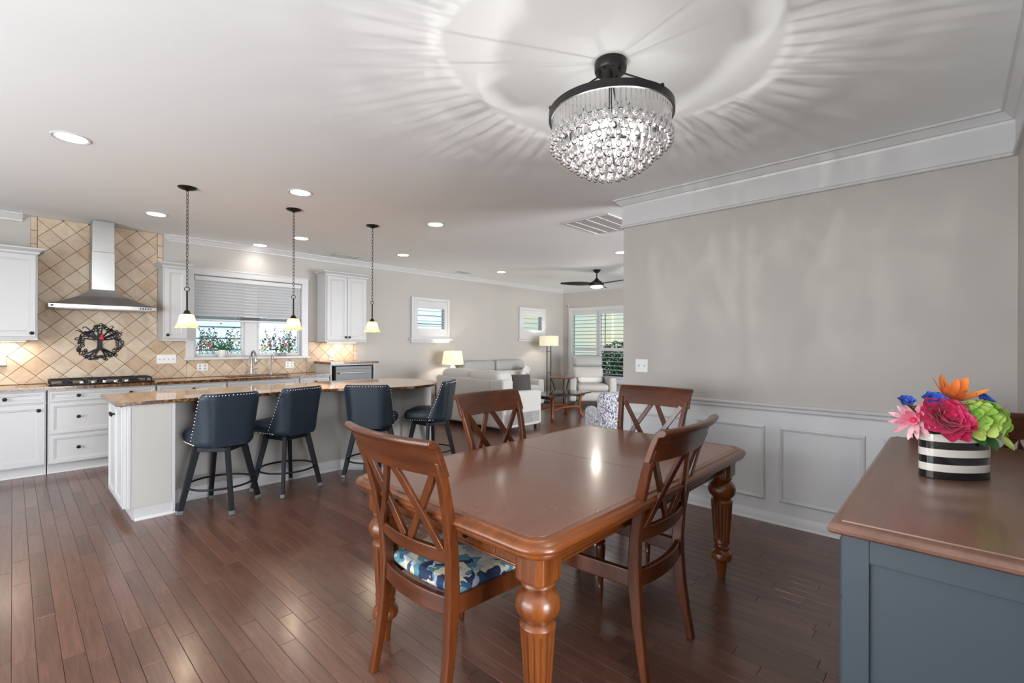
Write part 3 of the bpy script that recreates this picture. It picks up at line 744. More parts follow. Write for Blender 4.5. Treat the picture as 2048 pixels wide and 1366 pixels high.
# ---- gas cooktop
ck = thing('gas_cooktop', 'black gas cooktop with cast iron grates and steel knobs set in the worktop', 'cooktop', (.705, 7.09, .9145))
MB().rbox((-.45, -.235, 0), (.45, .235, .018), .012).build('tray', 'black_glass', ck, smooth=40)
for gx in (-.29, 0, .29):
    g = MB(); a0, a1 = gx - .14, gx + .14
    for pts in ([(a0, -.13), (a1, -.13)], [(a0, .2), (a1, .2)], [(a0, -.13), (a0, .2)], [(a1, -.13), (a1, .2)], [(gx, -.13), (gx, .2)], [(a0, .035), (a1, .035)]):
        g.beam((*pts[0], .050), (*pts[1], .050), .012, .014)
    for x in (a0, a1):
        for y in (-.13, .2): g.box(x - .007, y - .007, .017, x + .007, y + .007, .05)
    g.build('grate', 'iron_black', ck, smooth=0, bevel=.002)
for bx, by in ((-.29, .1), (-.29, -.06), (0, .06), (.29, .1), (.29, -.06)):
    MB().lathe([(0, .017), (.04, .017), (.038, .03), (.02, .035), (0, .035)], 16, (bx, by, 0)).build('burner', 'iron_black', ck)
for k in range(5): MB().lathe([(0, .016), (.022, .016), (.02, .034), (.016, .04), (0, .04)], 14, (-.19 + k * .095, -.185, 0)).build('control_knob', 'chrome', ck)

# ---- round iron tree on the tiles
ta = thing('tree_wall_art', 'round black iron tree with a red bird hung on the tiles below the hood', 'wall decor', (.71, YB - .016, 1.368))
rg = random.Random(21); R0 = .212
m = MB()
def strip(m, pts, r, d=.004): m.tube([(x, d * math.sin(i * .01), z) for i, (x, z) in enumerate(pts)], r, 5)
strip(m, [(-.005, -.085), (-.004, -.04), (-.002, 0), (-.004, .045)], [.040, .026, .025, .026])
for s in (-1, 1):
    for ang, ln, bend in ((88, .17, .02), (62, .19, .05), (40, .19, .06), (18, .18, .05), (-2, .17, .06)):
        p = (-.003 + s * .008, .035 + .012 * rg.random()); pts = [p]; a_ = math.radians(ang)
        for k in range(1, 8):
            t = k / 7; aa = a_ - bend * 6 * t * (1 if ang > 30 else -1)
            p = (p[0] + s * math.cos(aa) * ln / 7, p[1] + math.sin(aa) * ln / 7); pts.append(p)
        strip(m, pts, [.011 - .006 * k / 7 for k in range(8)])
        for k in (3, 5, 7):
            q = pts[k]; b = rg.uniform(0, 6.28); strip(m, [q, (q[0] + .02 * math.cos(b), q[1] + .02 * math.sin(b)), (q[0] + .036 * math.cos(b + .6), q[1] + .036 * math.sin(b + .6))], [.006, .005, .004])
    for ang, ln in ((-25, .15), (-45, .14), (-70, .12)):
        p = (s * .012, -.075); pts = [p]; a_ = math.radians(ang)
        for k in range(1, 7): p = (p[0] + s * math.cos(a_ + .15 * math.sin(k)) * ln / 6, p[1] + math.sin(a_ + .3 * math.sin(k * 1.5)) * ln / 6); pts.append(p)
        strip(m, pts, [.013 - .006 * k / 6 for k in range(7)])
m.build('trunk_and_branches', 'iron_black', ta, smooth=60)
for k in range(78):   # looped leaves round the rim
    a_ = 2 * PI * k / 78 + rg.uniform(-.05, .05); rad = R0 - rg.choice((.008, .03, .055)); cx_, cz_ = rad * math.cos(a_), rad * math.sin(a_)
    if abs(a_ - PI * 1.5) < .9: rad = R0 - rg.choice((.01, .03, .05)); cx_, cz_ = rad * math.cos(a_), rad * math.sin(a_)
    b = a_ + rg.choice((PI / 2, .4, 1.0)) + rg.uniform(-.4, .4); l, w_ = rg.uniform(.014, .024), rg.uniform(.008, .014); lp = []
    for q in range(12):
        th = 2 * PI * q / 12; u, v_ = l * math.cos(th), w_ * math.sin(th); lp.append((cx_ + u * math.cos(b) - v_ * math.sin(b), 0, cz_ + u * math.sin(b) + v_ * math.cos(b)))
    MB().tube(lp, .0052, 5, True).build('scroll_leaf', 'iron_black', ta, smooth=60)
m = MB().sphere((.014, -.006, .052), .03, 10, 7, (.72, .25, 1.15)).sphere((.018, -.007, .086), .018, 8, 6, (.8, .3, 1)).beam((.004, -.006, .03), (-.004, -.006, -.005), .02, .005).loft([[(.012, -.006, .098), (.02, -.006, .118), (.028, -.006, .096)], [(.012, -.002, .098), (.02, -.002, .118), (.028, -.002, .096)]])
m.build('red_bird', 'cardinal_red', ta, smooth=60)

# ---- plates, plug, little picture
def plate(label, x0, x1, z0, z1, kind, n, y=YB - .01555, turn=None, nm='switch_plate'):
    cx_, cz_ = (x0 + x1) / 2, (z0 + z1) / 2; hw, hh = (x1 - x0) / 2, (z1 - z0) / 2
    t = thing(nm, label, 'wall plate', (cx_, y, cz_))
    if turn: t.location = turn[0]; t.rotation_euler = (0, 0, turn[1])
    MB().box(-hw, -.006, -hh, hw, 0, hh).build('cover', 'white_plastic', t, smooth=0, bevel=.003)
    for k in range(n):
        x = (k - (n - 1) / 2) * 2 * hw / n * .92
        if kind == 'switch':
            MB().box(x - .005, -.008, -.012, x + .005, -.005, .012).build('slot', 'grey_plastic', t, smooth=0)
            MB().beam((x, -.006, 0), (x, -.018, .006), .008, .008).build('toggle', 'white_plastic', t, smooth=0)
        else:
            for dz in (-.02, .02):
                s_ = MB().lathe([(0, -.0002), (.0155, -.0002), (.015, .002), (0, .002)], 14, axis='Y').xf(Matrix.Translation((x, -.0085, dz))); s_ = s_.build('socket', 'grey_plastic', t)
                MB().box(x - .006, -.0095, dz - .004, x - .004, -.008, dz + .005).box(x + .004, -.0095, dz - .004, x + .006, -.008, dz + .005).build('slot', 'dark_slot', s_, smooth=0)
    return t
plate('four-gang white switch plate on the tiles left of the window sill', 1.25, 1.455, 1.108, 1.222, 'switch', 4)
plate('white double outlet plate on the tiles below the aloe plant', 1.685, 1.81, 1.0, 1.096, 'outlet', 2, nm='outlet_plate')
plate('white double outlet plate on the tiles right of the faucet', 2.825, 2.945, 1.0, 1.096, 'outlet', 2, nm='outlet_plate')
plate('white outlet plate on the tiles under the tall right wall cabinet', 3.51, 3.588, 1.10, 1.222, 'outlet', 1, nm='outlet_plate')
nl = thing('plug_in_light', 'white plug-in night light in the outlet under the right wall cabinet', 'night light', (3.55, YB - .022, 1.175))
MB().rbox((-.028, -.03, -.03), (.028, 0, .055), .012).build('housing', 'white_plastic', nl, smooth=50); MB().box(-.012, -.033, .0, .012, -.03, .02).box(-.004, -.033, -.025, .004, -.03, .0).build('sensor', 'grey_plastic', nl, smooth=0)
plate('double white switch plate on the dining room wall above the chair rail', 0, .125, 0, .122, 'switch', 2, turn=((XR, 2.125, 1.176), -PI / 2))
lp_ = thing('leaf_picture', 'small white framed leaf picture on the tiles at the left edge', 'picture', (-.12, YB - .013, 1.235))
ring(MB(), -.075, .075, -.11, .11, .02, -.018, 0).build('frame', 'white_plastic', lp_, smooth=0, bevel=.003); MB().box(-.06, -.008, -.095, .06, 0, .095).build('mat_board', 'pillow_white', lp_, smooth=0)
MB().loft([[(.0 + .025 * math.sin(t) * math.cos(k), -.009 - .001 * j, .0 + .05 * math.cos(t)) for t in [i * PI / 6 for i in range(12)]] for j, k in ((0, 0), (1, 0))]).build('leaf_print', 'coffee_wood', lp_, smooth=0)
MB().box(-.08, -.03, -.118, .08, 0, -.108).build('ledge', 'bronze', lp_, smooth=0)

# ---- faucet and filter tap
fa = thing('kitchen_faucet', 'brushed steel gooseneck faucet behind the sink', 'faucet', (2.33, 7.285, .9145))
MB().lathe([(0, 0), (.028, 0), (.026, .012), (.019, .02), (.018, .10), (.0145, .12), (0, .12)], 16).build('base', 'nickel', fa)
MB().tube([(0, 0, .11), (0, 0, .26), *[(0, -.085 + .085 * math.cos(t), .26 + .085 * math.sin(t)) for t in [PI * k / 10 for k in range(1, 10)]], (0, -.17, .245)], .0135, 12).build('spout', 'nickel', fa)
MB().lathe([(.0135, 0), (.017, -.02), (.020, -.07), (.018, -.075), (0, -.075)][::-1], 14, (0, -.17, .25)).build('spray_head', 'nickel', fa)
MB().beam((.018, 0, .075), (.085, -.01, .10), .016, .012).build('lever', 'nickel', fa, smooth=0, bevel=.003)
ft = thing('filter_tap', 'slim steel drinking water tap right of the main faucet', 'tap', (2.60, 7.29, .9145))
MB().lathe([(0, 0), (.022, 0), (.018, .02), (.012, .07), (.006, .085), (0, .085)], 14).build('base', 'nickel', ft)
MB().tube([(0, 0, .07), (0, 0, .25), *[(0, -.04 + .04 * math.cos(t), .25 + .04 * math.sin(t)) for t in [PI * k / 8 for k in range(1, 8)]], (0, -.08, .235)], .0045, 8).build('spout', 'nickel', ft)

# ---- blind in the kitchen window
bl = thing('window_blind', 'white slatted blind drawn halfway down the kitchen window', 'blind', (2.36, YB + .02, 1.67))
bw = .70
MB().box(-bw, -.035, .545, bw, .03, .605).build('headrail', 'white_trim', bl, smooth=0, bevel=.004)
sl = MB()
for x in (-bw, bw): pass
sl_me = MB().loft([[(x, u * .6, u * -.80 + .005 * (1 - (u / .025) ** 2)) for u in (-.025, -.0125, 0, .0125, .025)] + [(x, u * .6 + .002, u * -.80 - .002 + .005 * (1 - (u / .025) ** 2)) for u in (.025, .0125, 0, -.0125, -.025)] for x in (-bw, bw)]).mesh('slat', 'white_trim', 40)
for k in range(11): inst(sl_me, 'slat', bl, (0, 0, .525 - k * .0425))
for k in range(8): inst(sl_me, 'slat', bl, (0, 0, .030 + k * .0052), None, (1, 1, .15))
MB().box(-bw, -.026, 0, bw, .026, .022).build('bottom_rail', 'white_trim', bl, smooth=0, bevel=.004)
for x in (-.62, -.21, .21, .62): MB().cyl((x, -.029, .01), (x, -.029, .56), .0018, n=5).build('ladder_cord', 'white_trim', bl)
MB().cyl((.66, -.05, -.72), (.66, -.045, .55), .0022, n=5).lathe([(0, -.74), (.008, -.735), (.006, -.72), (0, -.71)], 8, (.66, -.05, 0)).build('pull_cord', 'white_trim', bl)

# ---- film of flowers and butterflies on the two lower panes
rk = random.Random(8)
for nm, ax0, ax1 in (('black stemmed flower and butterfly film on the left kitchen window pane', 1.69, 2.24), ('black stemmed flower and butterfly film on the right kitchen window pane', 2.48, 3.03)):
    t = thing('window_film', nm, 'window film', ((ax0 + ax1) / 2, YB + .058, 1.225), 0, 'flower films on the kitchen window'); hw = (ax1 - ax0) / 2
    st = MB(); lv = MB()
    for k in range(40):
        x = rk.uniform(-hw + .01, hw - .01); H_ = rk.uniform(.10, .34); lean = rk.uniform(-.06, .06)
        pts = [(max(-hw, min(hw, x + lean * (q / 6) ** 2 + .006 * math.sin(q + k))), 0, H_ * q / 6) for q in range(7)]
        st.tube(pts, .0022, 4)
        for q in range(2, 7):
            b = rk.choice((-1, 1)) * rk.uniform(.5, 1.2); p = pts[q]; l = rk.uniform(.02, .045)
            u = Vector((math.sin(b), 0, math.cos(b))); w_ = Vector((u.z, 0, -u.x)); p = Vector(p)
            e = p + u * l
            if abs(e.x) < hw: lv.add([p, p + u * l * .5 + w_ * l * .25, e, p + u * l * .5 - w_ * l * .25], [(0, 1, 2, 3)])
    for k in range(220):
        p = Vector((rk.uniform(-hw, hw), 0, rk.random() ** 1.5 * .26)); s_ = rk.uniform(.004, .012); b = rk.uniform(0, 6)
        lv.add([p + Vector((math.cos(b + q * 2.1) * s_, 0, math.sin(b + q * 2.1) * s_)) for q in range(3)], [(0, 1, 2)])
    st.build('stems', 'cling_green', t, smooth=0, kind='stuff'); lv.build('leaves', 'cling_black', t, smooth=0, kind='stuff')
    for k in range(8):
        p = Vector((rk.uniform(-hw + .03, hw - .03), -.001, rk.uniform(.05, .2))); m = MB(); r_ = rk.uniform(.018, .03)
        for q in range(6):
            b = q * PI / 3; u = Vector((math.cos(b), 0, math.sin(b))); w_ = Vector((-u.z, 0, u.x)); m.add([p, p + u * r_ * .6 + w_ * r_ * .3, p + u * r_, p + u * r_ * .6 - w_ * r_ * .3], [(0, 1, 2, 3)])
        m.build('flower', ['cling_red', 'cling_yellow', 'cling_red'][k % 3], t, smooth=0)
    for k in range(5):
        p = Vector((rk.uniform(-hw + .03, hw - .03), -.001, rk.uniform(.30, .43))); m = MB(); s_ = rk.uniform(.012, .02); b = rk.uniform(-.5, .5)
        for sg in (-1, 1):
            for q, l in ((.6, 1.0), (-.5, .7)):
                u = Vector((sg * math.cos(q + b * sg), 0, math.sin(q + b * sg))) * s_ * l; w_ = Vector((-u.z, 0, u.x)) * .4; m.add([p, p + u * .7 + w_, p + u, p + u * .7 - w_], [(0, 1, 2, 3)])
        m.build('butterfly', 'cling_black', t, smooth=0)

# ---- two plants on the sill
ZS = KW[2] - .012
ao = thing('potted_aloe', 'spiky green aloe in a round pale pot on the kitchen sill', 'plant', (1.975, YB - .035, ZS))
MB().lathe([(0, 0), (.030, 0), (.040, .03), (.041, .055), (.034, .08), (.031, .08), (.030, .07), (0, .07)], 18).build('pot', 'pot_white', ao)
for k in range(22):
    a_ = k * 2.4; el = .25 + .95 * (k % 5) / 5; ln = .115 + .06 * (k % 4) / 4
    pts = []
    for q in range(6):
        t = q / 5; r_ = ln * t * math.cos(el) ; z = .075 + ln * t * math.sin(el) + .02 * t - .05 * t * t * math.cos(el)
        pts.append((r_ * math.cos(a_), max(-.03, r_ * math.sin(a_) * .45) if True else 0, z))
    MB().tube(pts, [.008, .008, .007, .0055, .0035, .0008], 6).build('leaf', 'leaf_aloe', ao)
ao.scale = (1.25,) * 3
sc_ = thing('potted_succulent', 'low leafy succulent in a grey pot on the right of the kitchen sill', 'plant', (2.78, YB - .03, ZS))
MB().lathe([(0, 0), (.035, 0), (.042, .035), (.038, .038), (.036, .03), (0, .03)], 16).build('pot', 'pot_grey', sc_)
for k in range(44):
    a_ = rk.uniform(0, 6.28); r_ = rk.uniform(0, .085); z = .05 + rk.uniform(0, .07) * (1 - r_ / .13); p = Vector((r_ * math.cos(a_) * 1.15, r_ * math.sin(a_) * .35, z)); u = Vector((math.cos(a_), .4 * math.sin(a_), .6)).normalized() * .03
    w_ = Vector((-u.y, u.x, .3 * u.z)).normalized() * .011; MB().loft([[p - u * .2, p - u * .2 + w_ * .1, p - u * .2 + Vector((0, 0, .002))], [p + u * .4 - w_, p + u * .4 + w_, p + u * .4 + Vector((0, 0, .007))], [p + u, p + u + w_ * .1, p + u + Vector((0, 0, .002))]]).build('leaf', ['leaf_mid', 'leaf_dark', 'leaf_lime', 'coffee_wood'][k % 9 % 4], sc_)

sc_.scale = (1.25,) * 3
# ---- island
isl = thing('kitchen_island', 'white and grey kitchen island with panelled end doors and a rounded far end', 'kitchen island', (2.0, 5.0, 0))
IO = (2.0, 5.0)
body = [(.645, 4.615), (.895, 4.615), (.895, 4.88), (2.46, 4.88), (2.83, 4.51), (3.40, 4.51), (3.42, 4.9), (3.25, 5.3), (2.9, 5.40), (.645, 5.40)]
L2 = lambda P: [(x - IO[0], y - IO[1]) for x, y in P]
MB().prism(L2(body), .0, .892).build('body', 'island_paint', isl, smooth=0)
# end panel with notched toe
m = MB(); P = [(.60, .1), (.645, .1), (.645, 0), (.905, 0), (.905, .892), (.60, .892)]
m.loft([[(x - 2, 4.595 - 5, z) for x, z in P], [(x - 2, 4.614 - 5, z) for x, z in P]]); m.build('end_panel', 'white_cabinet', isl, smooth=0)
MB().box(.625 - 2, 4.589 - 5, .1, .88 - 2, 4.595 - 5, .885).build('panel_inlay', 'island_paint', isl, smooth=0)
MB().box(.884 - 2, 4.586 - 5, .02, .906 - 2, 4.596 - 5, .885).box(.602 - 2, 4.586 - 5, .1, .624 - 2, 4.596 - 5, .885).build('corner_bead', 'white_cabinet', isl, smooth=0, bevel=.003)
bi = [(0, 0), (.018, 0), (.018, .006), (.010, .016), (0, .02)]
MB().sweep([(-o, z) for o, z in bi], L2([(.645, 4.595), (.905, 4.595)])).build('shoe_moulding', 'white_trim', isl, smooth=30)
bb = [(0, 0), (.026, 0), (.026, .008), (.018, .017), (.014, .02), (.014, .095), (.006, .11), (0, .112)]
MB().sweep([(-o, z) for o, z in bb], L2([(.906, 4.88), (2.46, 4.88), (2.83, 4.51), (3.40, 4.51), (3.42, 4.9)])).build('baseboard', 'white_trim', isl, smooth=30)
# doors on the short end, facing -X
T = Matrix(((0, 1, 0, 0), (-1, 0, 0, 0), (0, 0, 1, 0), (0, 0, 0, 1)))
for a0, a1, k in ((-5.375, -5.02, -5.045), (-5.01, -4.66, -4.985)):
    front(isl, 'door', a0 + 5, a1 + 5, .105, .872, .575 - 2, [(k + 5, .79)], .05, turn=T)
MB().box(.638 - 2, 4.62 - 5, .0, .644 - 2, 5.4 - 5, .1).build('toe_kick', 'white_cabinet', isl, smooth=0)
MB().box(.601 - 2, 4.616 - 5, .1, .646 - 2, 5.399 - 5, .891).build('carcass_front', 'white_cabinet', isl, smooth=0)
MB().box(.578 - 2, 4.62 - 5, .1, .60 - 2, 4.655 - 5, .885).box(.578 - 2, 5.38 - 5, .1, .60 - 2, 5.40 - 5, .885).build('face_frame', 'white_cabinet', isl, smooth=0)
MB().box(2.85 - 2, 4.492 - 5, .11, 2.98 - 2, 4.511 - 5, .888).build('pilaster', 'white_cabinet', isl, smooth=0, bevel=.003)
MB().box(1.90 - 2, 4.873 - 5, .42, 1.97 - 2, 4.8805 - 5, .54).build('outlet_cover', 'white_plastic', isl, smooth=0, bevel=.002)
# island granite with the round end
arc = [(2.93 + .655 * math.cos(t), 4.865 + .665 * math.sin(t)) for t in [math.radians(-96 + 192 * k / 26) for k in range(27)]]
top = [(.53, 4.57), (1.98, 4.57), (2.12, 4.562), (2.24, 4.50), (2.36, 4.40), (2.50, 4.30), (2.66, 4.235), *arc, (2.6, 5.49), (2.35, 5.455), (2.2, 5.45), (.53, 5.45)]
tag(slab([top], .8925, .9205).build('island_countertop', ['granite', 'granite_edge'], smooth=0, bevel=.004), 'large granite island top with a rounded bowed end', 'worktop')
# ================================================================ BAR STOOLS
def stool(label, loc, face, legrot):
    t = thing('bar_stool', label, 'bar stool', (*loc, 0), face, 'navy swivel stools at the island')
    # seat cushion
    MB().rbox((-.222, -.165, .545), (.222, .235, .655), .045, 4, (0, 0, .02), 4, fn=lambda p: (p.x * (1 - .22 * max(0, -p.y) / .165), p.y, p.z)).build('seat', 'stool_vinyl', t, smooth=60)
    # wrap-round back shell
    rings = []; nv, nu = 16, 18; edge = []
    for i in range(nv + 1):
        v = i / nv; z = .535 + .435 * v; zz = z
        Wd = .236 - .012 * v; rnd = 1.0
        if v > .9: q = (v - .9) / .1; rnd = 1 - .10 * (1 - math.sqrt(max(0, 1 - q * q)))
        if v < .12: q = (.12 - v) / .12; rnd = 1 - .12 * (1 - math.sqrt(max(0, 1 - q * q)))
        yc = -.205 - .055 * v; wrap = .048 + .125 * (1 - v) ** 1.2 * (1 if v > .1 else .8); th = .042 - .010 * v
        out, inn = [], []
        for k in range(nu + 1):
            u = -1 + 2 * k / nu; x = Wd * rnd * (abs(u) ** .85) * (1 if u > 0 else -1)
            a_ = max(0, (abs(u) - .45) / .55); y = yc + wrap * a_ ** 2.2
            out.append((x, y - .004 * (1 - u * u), zz)); inn.append((x * (1 - th * .9), y + th * (1 - .45 * a_), zz - (.0 if v < 1 else 0)))
        rings.append(out + inn[::-1]); edge.append((out[0], out[-1], inn[0], inn[-1]))
        if i == nv: top_row = (out, inn)
    MB().loft(rings).build('backrest', 'stool_vinyl', t, smooth=60)
    nails = MB()
    def nail(p, d): nails.sphere(p, .0056, 6, 4)
    for i in range(1, nv):
        for s in (0, 1):
            for q in (0,):
                if i + q >= nv: continue
                a0, a1 = Vector(edge[i][s]).lerp(Vector(edge[i][2 + s]), .25), Vector(edge[i + 1][s]).lerp(Vector(edge[i + 1][2 + s]), .25); p = a0.lerp(a1, q); p.x *= 1.004; nail(p, None)
    o_, i_ = top_row
    for k in range(1, nu):
        f_ = k * 1.0; k0 = int(f_); k1 = min(nu, k0 + 1); p = Vector(o_[k0]).lerp(Vector(o_[k1]), f_ - k0); p.z -= .016; p.y -= .001; nail(p, None)
    for k in range(26):
        x = -.2 + .4 * (k % 13) / 12
        if k < 13: nail((x, .236, .558), None)
        else: s = 1; nail((.226, -.1 + .3 * (k - 13) / 12, .558), None); nail((-.226, -.1 + .3 * (k - 13) / 12, .558), None)
    nails.build('nailhead_trim', 'nail_silver', t, smooth=60, kind='stuff')
    MB().lathe([(0, .515), (.13, .515), (.13, .53), (.11, .54), (.11, .546), (0, .546)], 24).build('swivel_plate', 'stool_metal', t)
    rel = legrot - face; C, S = math.cos, math.sin
    fr = MB()
    for k in range(4):
        a_ = rel + k * PI / 2; d = Vector((C(a_), S(a_), 0)); sd = Vector((-S(a_), C(a_), 0))
        lg = MB().beam(d * .290 + Vector((0, 0, .022)), d * .172 + Vector((0, 0, .522)), .030, .040, d, .034, .052).build('leg', 'stool_metal', t, smooth=0, bevel=.004)
        MB().beam(d * .294, d * .2895 + Vector((0, 0, .032)), .036, .046, d).build('floor_glide', 'clear_plastic', lg, smooth=0, bevel=.005)
        a2 = rel + (k + 1) * PI / 2; d2 = Vector((C(a2), S(a2), 0)); fr.beam(d * .172 + Vector((0, 0, .503)), d2 * .172 + Vector((0, 0, .503)), .03, .035)
    fr.build('seat_frame', 'stool_metal', t, smooth=0, bevel=.003)
    MB().tube([(.243 * C(2 * PI * k / 40), .243 * S(2 * PI * k / 40), .205) for k in range(40)], .0085, 8, True).build('foot_ring', 'stool_metal', t, smooth=60)
    return t
stool('navy bar stool nearest the white end of the island, its back square to the room', (1.207, 4.50), .06, 0)
stool('navy bar stool second from the white end of the island, turned towards the first', (1.783, 4.594), .30, math.radians(62))
stool('navy bar stool third from the white end of the island, behind the front dining chair', (2.53, 4.34), -.78, math.radians(45))
stool('navy bar stool at the rounded end of the island, seen from the side', (3.19, 4.245), .62, math.radians(45))

# ================================================================ DINING TABLE
TB = (2.04, 1.465)
dt = thing('dining_table', 'large brown wooden dining table with turned fluted legs and rounded corners', 'dining table', (*TB, 0))
hx, hy, zt = .975, .585, .765
def rrect(hx, hy, r, n=7, cut=0):
    P = []
    for cx_, cy_, a0 in ((hx - r, -hy + r, -90), (hx - r, hy - r, 0), (-hx + r, hy - r, 90), (-hx + r, -hy + r, 180)):
        for k in range(n + 1): a_ = math.radians(a0 + 90 * k / n); P.append((cx_ + r * math.cos(a_), cy_ + r * math.sin(a_)))
    return P
rim = [(.058, .742), (.058, zt), (.034, zt), (.031, .760), (.026, .757), (.015, .7565), (.006, .752), (.001, .744), (.000, .738), (.004, .731), (.012, .727), (.011, .720), (.016, .711), (.026, .706), (.058, .704)]
MB().sweep(rim, rrect(hx, hy, .105), True).build('rim_moulding', 'table_wood', dt, smooth=40)
inner = rrect(hx - .0585, hy - .0585, .06); sm = .06
for s in (-1, 1):
    P = clip([(x, y) for x, y in inner], -s, 0, -s * (sm + s * .0012)); MB().prism(P, .742, zt + .0006).build('table_top_board', 'table_top_wood', dt, smooth=0, bevel=.0012)
ax, ay = .845, .455
ap_ = MB()
for s in (-1, 1):
    ap_.box(-ax, s * ay - .011, .615, ax, s * ay + .011, .706); ap_.box(s * ax - .011, -ay, .615, s * ax + .011, ay, .706)
    ap_.box(-ax, s * ay - .016, .612, ax, s * ay + .016, .622); ap_.box(s * ax - .016, -ay, .612, s * ax + .016, ay, .622)
ap_.build('apron', 'table_wood', dt, smooth=0, bevel=.003)
for s in (-1, 1):
    dr = MB().box(s * ax - .014, -.275, .628, s * ax + .014, .275, .700).build('end_drawer', 'table_wood', dt, smooth=0, bevel=.002)
    for yy in (-.14, .14): MB().lathe([(.0, .0), (.012, .0), (.008, .008), (.007, .014), (.014, .02), (.012, .028), (0, .03)], 12, axis='X').xf(Matrix.Translation((s * (ax + .014), yy, .664)) @ Matrix.Scale(s, 4, (1, 0, 0))).build('drawer_knob', 'bronze', dr)
prof = [(.0, .0), (.019, .0), (.022, .01), (.030, .085), (.034, .094), (.042, .098), (.056, .112), (.059, .128), (.054, .146), (.040, .158), (.036, .165), (.044, .172), (.046, .182), (.037, .190), (.036, .196), (.045, .204), (.046, .215), (.044, .222)]
prof += [(.044 + .016 * k / 12, .225 + .22 * k / 12) for k in range(13)]
prof += [(.061, .452), (.056, .462), (.048, .468), (.052, .476), (.066, .488), (.0755, .508), (.077, .528), (.070, .550), (.056, .566), (.048, .572), (.053, .580), (.058, .588), (.054, .596), (.058, .602), (.058, .62), (0, .62)]
def flute(a_, z): return 1 - (.11 * (1 - abs(math.sin(7 * a_)) ** .6) if .226 < z < .443 else 0)
leg_me = MB().lathe(prof, 84, flute=flute).mesh('leg', 'table_wood_leg', 32)
c_ = .062; k_ = .018
oct_ = [(c_ - k_, -c_), (c_, -c_ + k_), (c_, c_ - k_), (c_ - k_, c_), (-c_ + k_, c_), (-c_, c_ - k_), (-c_, -c_ + k_), (-c_ + k_, -c_)]
for sx_ in (-1, 1):
    for sy_ in (-1, 1):
        l_ = inst(leg_me, 'leg', dt, (sx_ * ax, sy_ * (ay + .008), 0))
        MB().prism(oct_, .606, .7045).prism([(x * .9, y * .9) for x, y in oct_], .598, .607).build('leg_block', 'table_wood_leg', l_, smooth=0, bevel=.003)

